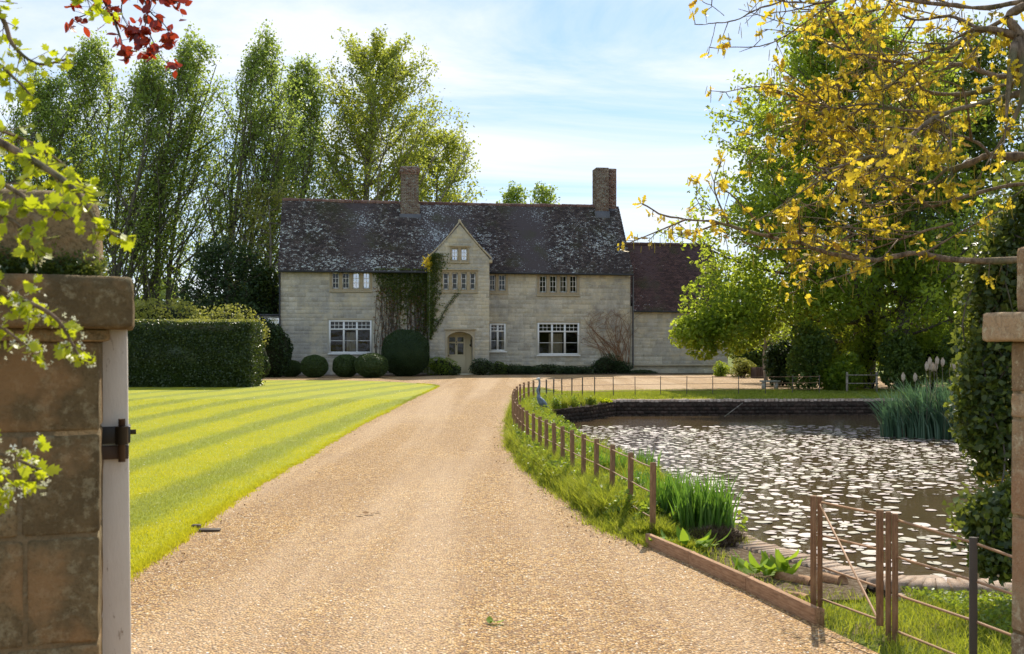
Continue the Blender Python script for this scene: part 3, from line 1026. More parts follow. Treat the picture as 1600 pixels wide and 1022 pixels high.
g = GM(); g.box(fr0 - .06, fr1 + .06, YP - .12, YP, frz + .003, frz + .075); g.build('hood_mould', M['dressed'], ds, bevel=.01)
pb.append((fr0, fr1, -.5, frz + .08))


def gable_lim(z):
    if z <= SH: return PX0, PX1
    t = (z - SH) / (AP - SH); return PX0 + (PXM - PX0) * t + .02, PX1 + (PXM - PX1) * t - .02


put_stones(lay_stones(PX0, PX1, 0, AP - .2, pb, 21, .16, .25, .25, .6, gable_lim), YP, M['ashlar'], pf, 60, 8)
# porch side walls
g = GM()
for s_ in (PX0, PX1): g.quad((s_, YP, -.4), (s_, 0, -.4), (s_, 0, SH), (s_, YP, SH))
sw = g.build('porch_side_wall', M['mortar'], house)
for s_, sg in ((PX1, -1), (PX0, 1)):
    put_stones(lay_stones(YP, 0, 0, EAVE, [], 23), 0, M['ashlar'], sw, 0, 9, dirx=(s_, sg))
# porch passage: inner cheeks, soffit and door
IY = YP + .95
g = GM()
g.quad((dx1 + .02, YP + .3, 0), (dx1 + .02, IY + .1, 0), (dx1 + .02, IY + .1, dz1), (dx1 + .02, YP + .3, dz1))
g.quad((dx0 - .02, YP + .3, 0), (dx0 - .02, IY + .1, 0), (dx0 - .02, IY + .1, dz1), (dx0 - .02, YP + .3, dz1))
g.quad((dx0 - .02, YP + .3, dz1 - .03), (dx1 + .02, YP + .3, dz1 - .03), (dx1 + .02, IY + .1, dz1 - .03), (dx0 - .02, IY + .1, dz1 - .03))
g.box(dx0 - .3, dx1 + .3, YP - .35, IY + .1, -.2, .075)
g.quad((dx0 - .02, IY + .1, 0), (dx1 + .02, IY + .1, 0), (dx1 + .02, IY + .1, dz1), (dx0 - .02, IY + .1, dz1))
g.build('porch_passage', M['cream'], house)
d0, d1 = dx0 + .08, dx1 - .28; dz = dz1 - .18
g = GM(); dw = d1 - d0
g.box(d0, d1, IY, IY + .05, .09, .95)
g.box(d0, d0 + .1, IY, IY + .05, .95, dz); g.box(d1 - .1, d1, IY, IY + .05, .95, dz); g.box(d0 + dw / 2 - .06, d0 + dw / 2 + .06, IY, IY + .05, .95, dz)
g.box(d0 + .1, d1 - .1, IY + .001, IY + .049, dz - .1, dz - .001); g.box(d0 + .1, d1 - .1, IY + .001, IY + .049, dz - .42, dz - .34); g.box(d0 + .1, d1 - .1, IY + .001, IY + .049, .951, 1.06)
for k in range(1, 4): g.box(d0 + dw * k / 4 - .006, d0 + dw * k / 4 + .006, IY - .012, IY, .15, .9)
door = g.build('door', M['cream'], house, bevel=.006)
g = GM()
g.quad((d0 + .1, IY + .025, 1.0), (d1 - .1, IY + .025, 1.0), (d1 - .1, IY + .025, dz - .1), (d0 + .1, IY + .025, dz - .1))
g.build('glass', M['glass'], door)
g = GM(); g.box(d0 + .1, d1 - .1, IY + .06, IY + .07, 1.0, dz - .1); g.build('door_dark_panel', M['dark_in'], door)  # panel in the dim interior colour, closing off the door glass
g = GM(); g.tube([(d0 + dw / 2, IY - .02, dz - .5), (d0 + dw / 2, IY - .06, dz - .42), (d0 + dw / 2, IY - .02, dz - .33)], [.03, .055, .03], 8); g.build('knocker', M['black'], door)
g = GM(); g.tube([(d0 + .07, IY - .05, 1.0), (d0 + .07, IY, 1.0)], .03, 8); g.build('handle', M['copper'], door)
g = GM(); xx = dx1 - .0
g.box(xx - .05, xx, YP + .5, YP + .56, 1.45, 1.85); g.box(xx - .1, xx - .04, YP + .49, YP + .57, 1.5, 1.6); g.build('boot_hook', M['black'], house)

# gable coping stones
for sgn, xe in ((-1, PX0), (1, PX1)):
    n = 7; P0 = np.array((xe + sgn * .13, SH - .02)); P1 = np.array((PXM, AP + .12))
    for k in range(n):
        t0, t1 = k / n, (k + 1) / n
        bow = lambda t: np.array((0, -.10 * math.sin(math.pi * t)))
        a = P0 + (P1 - P0) * (t0 + .008) + bow(t0); b = P0 + (P1 - P0) * (t1 - .004) + bow(t1)
        g = GM(); c = (a + b) / 2
        th = np.array((0, .10))
        V = [(a[0], YP - .07, a[1]), (b[0], YP - .07, b[1]), (b[0], YP + .25, b[1]), (a[0], YP + .25, a[1])]
        V += [(v[0], v[1], v[2] + .10) for v in V]
        g.add(np.array(V) - np.array((c[0], YP, c[1])), [(0, 1, 5, 4), (1, 2, 6, 5), (2, 3, 7, 6), (3, 0, 4, 7), (4, 5, 6, 7), (3, 2, 1, 0)], rs.random())
        o = g.build('coping_stone', M['dressed'], house, bevel=.012); o.location = (c[0], YP, c[1])
    g = GM(); a, b = sorted((xe - sgn * .02, xe + sgn * .16)); g.box(a, b, YP - .07, YP + .25, SH - .22, SH - .04); g.build('kneeler', M['dressed'], house, bevel=.03)
g = GM(); g.tube([(PXM, YP + .08, AP + .1), (PXM, YP + .08, AP + .22), (PXM, YP + .08, AP + .3)], [.09, .07, .02], 8); g.build('finial', M['dressed'], house)


# ---- roofs
def tiled(name, x0, x1, ye, ze, yr, zr, mat, parent, seed, tw=.17, gauge=.105, sub=None):
    """rows of lapped plain tiles on one slope, joined (2-4 px each); sag and wander like an old roof"""
    r = np.random.default_rng(seed)
    L = math.hypot(yr - ye, zr - ze); n = int(L / gauge)
    uy, uz = (yr - ye) / L, (zr - ze) / L; ny, nz = -uz, uy      # outward normal
    if nz < 0: ny, nz = -ny, -nz
    m = int((x1 - x0) / tw)
    I, J = np.meshgrid(np.arange(n), np.arange(m), indexing='ij')
    I = I.ravel(); J = J.ravel()
    a = x0 + (J + .5 * (I % 2)) * tw + .006; b = a + tw - .012
    a = np.clip(a, x0, x1); b = np.clip(b, x0, x1)
    t0 = I * gauge + r.normal(size=len(I)) * .004; t1 = t0 + gauge * 1.25
    th = .022 + r.random(len(I)) * .012
    sag = -.05 * np.sin(math.pi * (a - x0) / (x1 - x0)) - .02 * np.sin(a * 1.3 + seed)
    lift = r.random(len(I)) * .008

    def P(x, t, h): return np.stack([x, ye + uy * t + ny * (h + sag), ze + uz * t + nz * (h + sag)], -1)
    V = np.stack([P(a, t0, 0 * th - .01), P(b, t0, 0 * th - .01), P(b, t0, th + lift), P(a, t0, th + lift), P(b, t1, 0 * th + .008), P(a, t1, 0 * th + .008)], 1)
    k = len(I)
    base = np.arange(k)[:, None] * 6
    g = GM()
    rv = np.clip(r.random(k), 0, 1)
    g.add(V.reshape(-1, 3), base + np.array([[0, 1, 2, 3]]), np.repeat(rv, 6))
    g.F.append((base + np.array([[3, 2, 4, 5]])).astype(np.int32))
    g.F.append((base + np.array([[1, 4, 2]])).astype(np.int32)); g.F.append((base + np.array([[0, 3, 5]])).astype(np.int32))
    return tag(g.build(name, mat, parent), kind='stuff')


g = GM()
ov = .22; sl = (RZ - EAVE) / (HD / 2); EO = EAVE - ov * sl
for (ya, yb) in ((-ov, HD / 2), (HD + ov, HD / 2)):
    g.add([(-.12, ya, EO - .05), (HL + .12, ya, EO - .05), (HL + .12, yb, RZ - .05), (-.12, yb, RZ - .05)], [(0, 1, 2, 3)])
    g.add([(-.12, ya, EO + .0), (HL + .12, ya, EO + .0), (HL + .12, yb, RZ + .0), (-.12, yb, RZ + .0)], [(0, 1, 2, 3)])
g.quad((-.12, -ov, EO - .05), (HL + .12, -ov, EO - .05), (HL + .12, -ov, EO), (-.12, -ov, EO))
for x in (-.12, HL + .12): g.quad((x, -ov, EO - .05), (x, HD / 2, RZ - .05), (x, HD / 2, RZ), (x, -ov, EO))
roof = g.build('roof', M['tile'], house)
tiled('roof_tiles', -.12, HL + .12, -ov - .03, EO, HD / 2, RZ + .03, M['tile'], roof, 3)
for k in range(int((HL + .2) / .42)):
    x = -.1 + k * .42; g = GM()
    g.tube([(-.2, 0, 0), (.2, 0, 0)], [.13, .12], 8, rnd=rs.random())
    sg_ = -.05 * math.sin(math.pi * (x + .3) / HL)
    o = g.build('ridge_tile', M['ridge'], roof); o.location = (x + .2, HD / 2, RZ - .03 + sg_ + rs.normal() * .008)
g = GM(); g.tube([(PX1 + .1, -ov - .06, EO - .03), (HL + .1, -ov - .06, EO - .05)], .05, 8); g.tube([(-.1, -ov - .06, EO - .05), (PX0 - .1, -ov - .06, EO - .03)], .05, 8)
gut = g.build('gutter', M['black'], house)
for xd in (HL + .12, -.02): g = GM(); g.tube([(xd, -.12, EO - .1), (xd, -.12, .3)], .045, 8); g.build('downpipe', M['black'], house)
# porch roof behind the parapet
g = GM(); yb = HD / 2 * (AP - EAVE) / (RZ - EAVE) + .4
for sgn, xe in ((-1, PX0 - .1), (1, PX1 + .1)):
    g.add([(xe, YP + .1, SH - .1), (xe, yb, SH - .1), (PXM, yb, AP - .05), (PXM, YP + .1, AP - .05)], [(0, 1, 2, 3)])
g.build('porch_roof', M['tile'], house)


# ---- chimneys
def brick_stack(parent, x0, x1, y0, y1, z0, z1, mat, seed, name='bricks'):
    r = np.random.default_rng(seed)
    g = GM(); g.box(x0 + .02, x1 - .02, y0 + .02, y1 - .02, z0, z1); g.build('stack_core', M['mortar'], parent)
    g = GM(); z = z0; k = 0
    while z < z1 - .03:
        zt = min(z + .068, z1)
        for (fx, f0, f1) in ((y0, x0, x1), (y1, x0, x1), (x0, y0, y1), (x1, y0, y1)):
            a = f0 - (.11 if k % 2 else 0)
            while a < f1:
                p, q = max(a, f0), min(a + .215, f1)
                if q - p > .03:
                    v = r.random(); e = r.random() * .01
                    if fx == y0 and (f0, f1) == (x0, x1): g.box(p, q - .01, y0 - e, y0 + .03, z, zt, v)
                    elif fx == y1 and (f0, f1) == (x0, x1): g.box(p, q - .01, y1 - .03, y1 + e, z, zt, v)
                    elif fx == x0: g.box(x0 - e, x0 + .03, p, q - .01, z, zt, v)
                    else: g.box(x1 - .03, x1 + e, p, q - .01, z, zt, v)
                a += .225
        z += .08; k += 1
    tag(g.build(name, mat, parent), kind='stuff')


c1y0, c1y1 = HD / 2 - .65, HD / 2 + .55
a, b = fs(627.5, c1y0), fs(654, c1y0); zt = fz(272, a, c1y0)
g = GM(); g.box(a + .1, b - .1, c1y0 + .1, c1y1 - .1, 8.0, zt); ch = g.build('chimney', M['mortar'], roof)
brick_stack(ch, a, b, c1y0, c1y1, 8.1, zt, M['brick_grey'], 31)
brick_stack(ch, a - .05, b + .07, c1y0 - .06, c1y1 + .06, 8.1, fz(318, a, c1y0), M['brick_grey'], 32, 'base_bricks')
for i, (e, h0, h1) in enumerate(((.04, 272, 268.5), (.07, 268.5, 262), (.03, 262, 259.5))):
    brick_stack(ch, a - e, b + e, c1y0 - e, c1y1 + e, fz(h0, a, c1y0) + .002, fz(h1, a, c1y0), M['brick'], 33 + i, 'cap_bricks')
g = GM(); g.box(a - .12, b + .12, c1y0 - .12, c1y0 + .4, 8.2, 8.75); g.build('flashing', M['lead'], ch)
c2y0 = HD / 2 - .55
a, b = fs(932, c2y0), fs(951, c2y0); zt = fz(261.5, a, c2y0)
g = GM(); g.box(a + .1, b - .05, c2y0 + .1, c2y0 + .8, 8.0, zt); ch = g.build('chimney', M['mortar'], roof)
tag(ch, 'right-hand double chimney with a pale lichened face')
brick_stack(ch, a, b, c2y0, c2y0 + 1.0, 8.1, zt, M['brick_grey'], 41)
b2 = fs(963, c2y0 + .35)
brick_stack(ch, b + .005, b2, c2y0 + .35, c2y0 + 1.2, 8.1, zt + .02, M['brick'], 42, 'side_stack')
g = GM(); g.box(a - .06, b + .06, c2y0 - .06, c2y0 + .4, 8.3, fz(330, a, c2y0)); g.box(b + .07, b2 + .05, c2y0 + .3, c2y0 + .6, 8.3, fz(325, a, c2y0)); g.build('flashing', M['lead'], ch)

# ---- lower right wing (same building, set back a little)
WX0, WX1 = HL, HL + 5.6; WY = .12; WE = fz(478.5, HL, WY); WR = fz(381.5, HL + 2, 3.1)
wg = wall_holes('wing_wall', rect(WX0, WX1, -.4, WE), [], WY, .3, M['mortar'], house)
g = GM(); g.quad((WX1, WY, -.4), (WX1, 6.1, -.4), (WX1, 6.1, WE), (WX1, WY, WE)); g.add([(WX1, WY, WE), (WX1, 6.1, WE), (WX1, 3.1, WR)], [(0, 1, 2)])
g.quad((WX0, 6.1, -.4), (WX1, 6.1, -.4), (WX1, 6.1, WE), (WX0, 6.1, WE)); g.build('wing_end_wall', M['mortar'], house)
put_stones(lay_stones(WX0 + .05, WX1, 0, WE, [(WX0, WX1, plz - .05, plz + .02)], 51), WY, M['ashlar'], wg, 60, 10)
g = GM(); g.box(WX0 + .12, WX1, WY - .12, WY, plz - .05, plz + .02); g.build('plinth_cap', M['dressed'], house, bevel=.01)
g = GM(); wo = .2; wsl = (WR - WE) / (3.1 - WY)
g.add([(WX0 + .13, WY - wo, WE - wo * wsl), (WX1 + .1, WY - wo, WE - wo * wsl), (WX1 + .1, 3.1, WR), (WX0 + .13, 3.1, WR)], [(0, 1, 2, 3)])
g.add([(WX0 + .13, 6.3, WE - wo * wsl), (WX1 + .1, 6.3, WE - wo * wsl), (WX1 + .1, 3.1, WR), (WX0 + .13, 3.1, WR)], [(0, 1, 2, 3)])
wr = g.build('wing_roof', M['tile2'], house)
tiled('roof_tiles', WX0 + .13, WX1 + .1, WY - wo - .03, WE - wo * wsl, 3.1, WR + .02, M['tile2'], wr, 8)
for k in range(13):
    g = GM(); g.tube([(-.2, 0, 0), (.2, 0, 0)], [.12, .11], 8, rnd=rs.random()); o = g.build('ridge_tile', M['tile2'], wr); o.location = (WX0 + .35 + k * .42, 3.1, WR - .02)
g = GM(); g.tube([(WX0 + .15, WY - wo - .05, WE - wo * wsl - .04), (WX1, WY - wo - .05, WE - wo * wsl - .06)], .045, 8); g.build('gutter', M['black'], house)

# ---- little side lobby on the left end
g = GM(); a, b = -1.55, -.02
zt = fz(494, 0, 1.2); zb = fz(520, 0, 1.2)
g.box(a, b, 1.2, 1.35, 0, zb); g.box(a, a + .12, 1.2, 1.35, zb, zt); g.box(b - .1, b, 1.2, 1.35, zb, zt); g.box(a, a + .12, 1.35, 3.2, 0, zt); g.box(a + .12, b - .1, 1.2, 1.35, zt - .1, zt)
g.box(a + .75, a + .8, 1.22, 1.33, zb, zt - .1); g.box(a + .12, b - .1, 1.225, 1.325, zb + .3, zb + .33)
for k in range(3): g.box(a - .08 * (k + 1), a - .08 * k - .002, 1.22 + .02 * k, 1.33, zt - .12 - .0 + .0 - .16 * (2 - k), zt)
lob = g.build('side_lobby', M['white'], house)
g = GM(); g.quad((a + .12, 1.3, zb), (b - .1, 1.3, zb), (b - .1, 1.3, zt - .1), (a + .12, 1.3, zt - .1)); g.build('glass', M['glass_sky'], lob)
g = GM(); g.box(a - .3, b, 1.05, 3.3, zt + .003, zt + .1); g.build('lobby_roof', M['lead'], lob)
# ================================================================== FOLIAGE TOOLS
DIAM = ([(0, -.5, 0), (.32, 0, .08), (0, .55, -.03), (-.32, 0, .08)], [(0, 1, 2), (0, 2, 3)])
OVAL = ([(0, -.5, 0), (.24, -.28, .05), (.34, .05, .07), (0, .6, -.06), (-.34, .05, .07), (-.24, -.28, .05)], [(0, 1, 2, 3), (0, 3, 4, 5)])


def lobed(outline, curl=.12):
    V = [(0, 0, 0)] + [(x, y, curl * (x * x + y * y) * 2) for x, y in outline]
    n = len(outline)
    return V, [(0, i + 1, (i + 1) % n + 1) for i in range(n)]


def mirror(h): return h + [(-x, y) for x, y in h[::-1] if abs(x) > 1e-6]


OAKL = lobed(mirror([(0, -.5), (.06, -.42), (.16, -.30), (.09, -.22), (.24, -.08), (.13, .02), (.27, .2), (.15, .28), (.16, .44), (0, .55)]))
HAWL = lobed(mirror([(0, -.5), (.1, -.36), (.30, -.2), (.42, .05), (.24, .06), (.34, .32), (.12, .30), (0, .52)]))
BEECH = lobed(mirror([(0, -.5), (.18, -.36), (.32, -.08), (.30, .16), (.16, .4), (0, .56)]), .2)
STAR = ([(0, 0, 0), (.5, .1, .2), (.2, .5, .15), (-.3, .4, .2), (-.5, -.1, .15), (-.15, -.5, .2), (.35, -.4, .15)], [(0, 1, 2), (0, 3, 4), (0, 5, 6)])


def nvec(r, n, up=.5):
    v = r.normal(size=(n, 3)); v[:, 2] += up; return v


def foliage(g, P, size, r, tpl=DIAM, up=.5, jit=.35, rnd=None):
    g.scatter(tpl[0], tpl[1], P, size * (1 + jit * (r.random(len(P)) - .5) * 2), nvec(r, len(P), up), rng=r, rnd=rnd)


def bez(a, b, c, n):
    t = np.linspace(0, 1, n)[:, None]
    return (1 - t) ** 2 * a + 2 * t * (1 - t) * b + t * t * c


def tree(label, cat, base, H, rad, env, mat, bark, seed, z0=.18, nl=46, ns=9, lps=34, leaf=.17, spread=.30, stems=1, rise=.30, wind=(.25, 0, 0), upw=.35, extra=(), vary=.46, t0_=.22,
         trunk_r=.28, name='broadleaf_tree', group=None, lean=(0, 0), tpl=DIAM, sub=.30, stem_spread=.3, zbase=None, flatten=.8, topf=.93):
    """trunk, limbs and shoots grown towards an envelope, leaves in clumps along the shoots"""
    r = np.random.default_rng(seed)
    bx, by = base; zb = float(gz(by)) if zbase is None else zbase
    root = empty(name, (bx, by, zb), 0, label, cat, group)
    wood = GM(); lf = GM(); windv = np.array(wind)
    tips = []
    stemlist = []
    for k in range(stems):
        a = 2 * math.pi * k / max(1, stems) + r.random(); o = np.array((math.cos(a), math.sin(a), 0)) * stem_spread * (stems > 1)
        hh = H * (topf - .08 * k * (stems > 1))
        P = np.array([[0, 0, -.3], o * .5 + (0, 0, .02 * H), o * (1.2 + r.random()) + (0, 0, .3 * H), o * 3.2 * (.6 + .6 * r.random()) + (lean[0] * .5, lean[1] * .5, .62 * H), o * 3.8 + (lean[0], lean[1], hh)])
        P[2:4, :2] += r.normal(size=(2, 2)) * .012 * H
        S = spline(P, 5); t = np.linspace(0, 1, len(S))
        rr = trunk_r / stems ** .4 * (1 - t) ** .8 + .02; rr[0] *= 1.3
        wood.tube(S, rr, 8); stemlist.append((S, rr))
    P0s, P1s, R0 = [], [], []
    LP = []
    for i in range(nl):
        S, rr = stemlist[i % stems]
        tt = z0 + (.97 - z0) * ((i + r.random()) / nl) ** .9
        zi = tt * H
        hz = min(H * .995, zi + rise * H * (1 - tt) * (.6 + .8 * r.random()) + .02 * H)
        zi2 = max(z0 * H * .7, min(zi, S[-1][2]))
        k = int(np.argmin(abs(S[:, 2] - zi2))); st_ = S[k]
        az = i * 2.39996 + r.normal() * .4
        rd = rad * env(hz / H) * (1.1 - vary * r.random())
        e = np.array((math.cos(az) * rd + lean[0] * hz / H, math.sin(az) * rd * flatten + lean[1] * hz / H, hz))
        L = np.linalg.norm(e - st_)
        mid = st_ * .45 + e * .55; mid[2] -= L * (.10 + .10 * r.random())
        mid += r.normal(size=3) * .05 * L
        B = bez(st_, mid, e, 7)
        lr = min(rr[k] * .6, .012 * L + .012)
        wood.tube(B, np.linspace(lr, .012, 7), 5, cap=False)
        for q in range(ns):
            t = t0_ + (1 - t0_) * (q + r.random()) / ns
            f = t * 6; a = int(min(5, f)); p = B[a] + (B[a + 1] - B[a]) * (f - a)
            tg = (B[a + 1] - B[a]); tg /= np.linalg.norm(tg) + 1e-9
            d = tg * .6 + r.normal(size=3) * .55 + (0, 0, upw) + windv * .8
            d /= np.linalg.norm(d)
            sl_ = sub * L * (.5 + .7 * r.random()) * (1.15 - .45 * t)
            sl_ = min(max(sl_, .5), 2.8 * (H / 18) ** .5)
            P0s.append(p); P1s.append(p + d * sl_); R0.append(.006 + .004 * sl_)
            m = int(lps * (.6 + .8 * r.random()) * (.6 + .3 * sl_))
            u = .12 + .95 * r.random(m) ** .8
            LP.append(p + d * sl_ * u[:, None] + r.normal(size=(m, 3)) * spread * (.5 + .6 * (1 - abs(u - .5)))[:, None] + windv * (u ** 2)[:, None] * .3)
    wood.sticks(P0s, P1s, np.array(R0) * 1.8, .006)
    for (c_, rd_, n_) in extra: LP.append(lumps(r, c_, rd_, n_, 16, .42))
    LP = np.concatenate(LP)
    foliage(lf, LP, leaf, r, tpl)
    wood.build('trunk', bark, root, True)
    tag(lf.build('crown', mat, root), kind='stuff')
    return root


def lumps(r, c, rad, n, k=14, lr=.45, zmin=None):
    """points through the outer part of a cloud of overlapping lobes"""
    c = np.array(c, float); rad = np.array(rad, float)
    d = r.normal(size=(k, 3)); d /= np.linalg.norm(d, axis=1)[:, None]
    cc = c + d * rad * (1 - lr) * (.75 + .3 * r.random((k, 1)))
    i = r.integers(0, k, n)
    e = r.normal(size=(n, 3)); e /= np.linalg.norm(e, axis=1)[:, None]
    s = .78 + .26 * r.random((n, 1))
    P = cc[i] + e * rad * lr * s * (.8 + .4 * r.random(k)[i][:, None])
    if zmin is not None: P = P[P[:, 2] > zmin]
    return P


def ico(c, rad, r, amp=.06):
    bm = bmesh.new(); bmesh.ops.create_icosphere(bm, subdivisions=3, radius=1)
    V = np.array([v.co[:] for v in bm.verts]); Fc = np.array([[v.index for v in f.verts] for f in bm.faces]); bm.free()
    n = np.sin(V[:, 0] * 5 + c[0]) * np.sin(V[:, 1] * 4.3 + 1) * np.sin(V[:, 2] * 4.7 + c[0] * 2)
    return V * np.array(rad) * (1 + amp * n)[:, None] + np.array(c), Fc


def bush(name, label, cat, c, rad, n, leaf, mat, seed, k=16, core=.72, tpl=DIAM, group=None, up=.6, stems=0, lr=.42, flower=None):
    """c = centre in world"""
    r = np.random.default_rng(seed); zb = float(gz(c[1]))
    root = empty(name, (c[0], c[1], zb), 0, label, cat, group)
    lc = (0, 0, c[2] - zb)
    g = GM(); P = lumps(r, lc, rad, n, k, lr, 0.02)
    foliage(g, P, leaf, r, tpl, up)
    tag(g.build('foliage', mat, root), kind='stuff')
    g = GM()
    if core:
        V, Fc = ico(lc, np.array(rad) * core, r, .12); V[:, 2] = np.maximum(V[:, 2], .0); g.add(V, Fc)  # dark lumpy core added to block see-through, painted as inner shade
    for q in range(max(3, stems)):
        a = r.random() * 6.28; g.tube([(0, 0, -.1), (math.cos(a) * rad[0] * .25, math.sin(a) * rad[1] * .25, lc[2] * .6), (math.cos(a) * rad[0] * .6, math.sin(a) * rad[1] * .6, lc[2] * 1.1)], [.04, .025, .01], 5)
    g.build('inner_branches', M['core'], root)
    if flower:
        g = GM(); P = lumps(r, lc, np.array(rad) * 1.02, flower[1], k, lr, .1); foliage(g, P, flower[2], r, STAR, 1.2); tag(g.build('flowers', flower[0], root), kind='stuff')
    return root


# ---- far woodland closing the horizon
r = np.random.default_rng(90); g = GM(); t = GM()
n = 26000
x = r.uniform(-190, 190, n); yb = 150 + 14 * np.sin(x * .05) + r.normal(size=n) * 4
h = 6.0 + 2.0 * np.sin(x * .11) + 1.3 * np.sin(x * .37 + 1) + 1.0 * np.sin(x * .9)
h = np.where(x > 5, h * .8, h)
P = np.stack([x, yb, .15 + h * (1 - r.random(n) ** 2.2) + r.normal(size=n) * .4], -1)
foliage(g, P, 1.3, r)
o = tag(g.build('far_woodland', M['wood_far']), 'low distant woodland closing the view behind the house and garden', None, None, 'stuff')
# dense mass inside it so that no sky shows through its foot
g = GM(); xx = np.linspace(-195, 195, 80); yy = 152 + 14 * np.sin(xx * .05)
hh = (5.0 + 1.6 * np.sin(xx * .11) + 1.0 * np.sin(xx * .37 + 1)) * np.where(xx > 5, .8, 1)
for i in range(79):
    g.quad((xx[i], yy[i], -.5), (xx[i + 1], yy[i + 1], -.5), (xx[i + 1], yy[i + 1], hh[i + 1]), (xx[i], yy[i], hh[i]))
    g.quad((xx[i], yy[i], hh[i]), (xx[i + 1], yy[i + 1], hh[i + 1]), (xx[i + 1], yy[i + 1] + 12, hh[i + 1] * .9), (xx[i], yy[i] + 12, hh[i] * .9))
g.build('undergrowth', M['wood_far'], o)

# ---- poplars behind the house and hedge
env_pop = lambda t: max(.06, (1.05 * math.sin(min(1, max(0, (1.03 - t)) * 1.25) * math.pi / 2) ** .9) * (.62 + .38 * min(1, t / .35)))
env_broad = lambda t: max(.05, math.sqrt(max(0, 1 - ((t - .36) / .66) ** 2)) ** .85)
GP = 'wind-blown poplars behind the house'


def zt_(py, d): return CAMZ + (535 - py) / F_ * d - .15


for i, (px, d, top, hw_, lab, kw) in enumerate([
    (40, 60, 120, 75, 'leftmost wind-blown poplar, half hidden behind the hawthorn branch and gate pier', dict(stems=3)),
    (118, 63, 62, 62, 'slender poplar between the left gate pier and the three-stemmed poplar', dict(stems=2)),
    (205, 61, 92, 60, 'poplar with several close dark stems rising left of the copper beech twig', dict(stems=3)),
    (272, 62, 62, 66, 'poplar with several leaning stems, tallest one above the long hedge', dict(stems=3)),
    (385, 62, 56, 66, 'wind-combed poplar with forked trunk just left of the house roof', dict(stems=3)),
    (452, 67, 96, 52, 'smaller poplar tucked between the forked poplar and the broad one', dict(stems=2)),
]):
    H_ = zt_(top, d)
    tree(lab, 'poplar', ((px - 18 - 800) / F_ * d, d), H_, hw_ / F_ * d * 2.15, env_pop, M['poplar'], M['bark'], 100 + i, nl=84, ns=10, lps=21, leaf=.17, spread=.21, vary=.8, t0_=.30, stem_spread=.42, upw=.75,
         rise=.42, wind=(.55, 0, .15), name='poplar_tree', group=GP, lean=(1.6, 0), z0=.05, flatten=.7, trunk_r=.30, sub=.34, **kw)
tree('broad poplar with pale trunk rising directly behind the left chimney', 'poplar', ((572 - 800) / F_ * 70, 70), zt_(66, 70), 7.0, env_broad, M['poplar2'], M['bark_pale'], 120,
     nl=84, ns=12, lps=32, leaf=.19, spread=.22, vary=.7, rise=.42, upw=.6, wind=(.15, 0, .1), name='poplar_tree', group=GP, lean=(.8, 0), z0=.22, trunk_r=.45, sub=.34)
tree('lower right-leaning poplar right of the broad poplar, beside the left chimney', 'poplar', ((668 - 800) / F_ * 74, 74), zt_(205, 74), 3.9, env_broad, M['poplar2'], M['bark_pale'], 121,
     nl=52, ns=11, lps=34, leaf=.20, spread=.24, rise=.3, upw=.6, wind=(.4, 0, .1), name='poplar_tree', group=GP, lean=(.8, 0), z0=.2, trunk_r=.25)
for i, (px, top, lab) in enumerate(((788, 294, 'left of two distant poplar tops showing above the ridge between the chimneys'), (836, 293, 'right of two distant poplar tops showing above the ridge between the chimneys'))):
    tree(lab, 'poplar', ((px - 800) / F_ * 96, 96), zt_(top, 96), 2.3, env_broad, M['poplar'], M['bark'], 125 + i, nl=34, ns=8, lps=14, leaf=.26, spread=.2, upw=.9, rise=.5, wind=(.6, 0, .2),
         name='poplar_tree', group='distant poplars over the roof', z0=.3, lean=(.8, 0), trunk_r=.2)

# ---- understorey left of the house
tree('dark spreading evergreen between the hedge and the left end of the house', 'evergreen tree', ((350 - 800) / F_ * 55, 55), zt_(385, 55), 3.0, env_broad, M['yew'], M['bark'], 130,
     nl=40, ns=8, lps=42, leaf=.17, spread=.30, rise=.12, z0=.1, name='evergreen_tree', trunk_r=.25)
tree('thin pale-leaved tree against the left side of the roof', 'small tree', ((420 - 800) / F_ * 60, 60), zt_(292, 60), 3.2, env_broad, M['yshrub'], M['bark_pale'], 131,
     nl=36, ns=8, lps=22, leaf=.16, spread=.3, rise=.3, z0=.2, name='small_tree', trunk_r=.16)
bush('ivy_clad_stump', 'tall ivy-covered column of growth touching the left end of the house', 'climbing ivy', ((414 - 800) / F_ * 56, 56, 3.6), (.95, .9, 2.9), 9000, .16, M['ivy'], 132, k=22, core=.7)
bush('flowering_shrub', 'sunlit yellowish shrub looking over the hedge beside the left pier', 'shrub', ((248 - 800) / F_ * 50, 50, 2.1), (2.9, 1.6, 2.6), 13000, .13, M['yshrub'], 133, core=.6)
bush('flowering_shrub', 'smaller brownish shrub behind the right half of the hedge', 'shrub', ((352 - 800) / F_ * 48, 48, 2.0), (2.2, 1.2, 1.9), 8000, .12, M['yshrub'], 134, core=.6)
bush('evergreen_shrub', 'dark rounded laurel between the hedge end and the box balls', 'shrub', ((424 - 800) / F_ * 50, 50, 1.35), (1.12, 1.0, 1.75), 9000, .11, M['yew'], 135, core=.8)

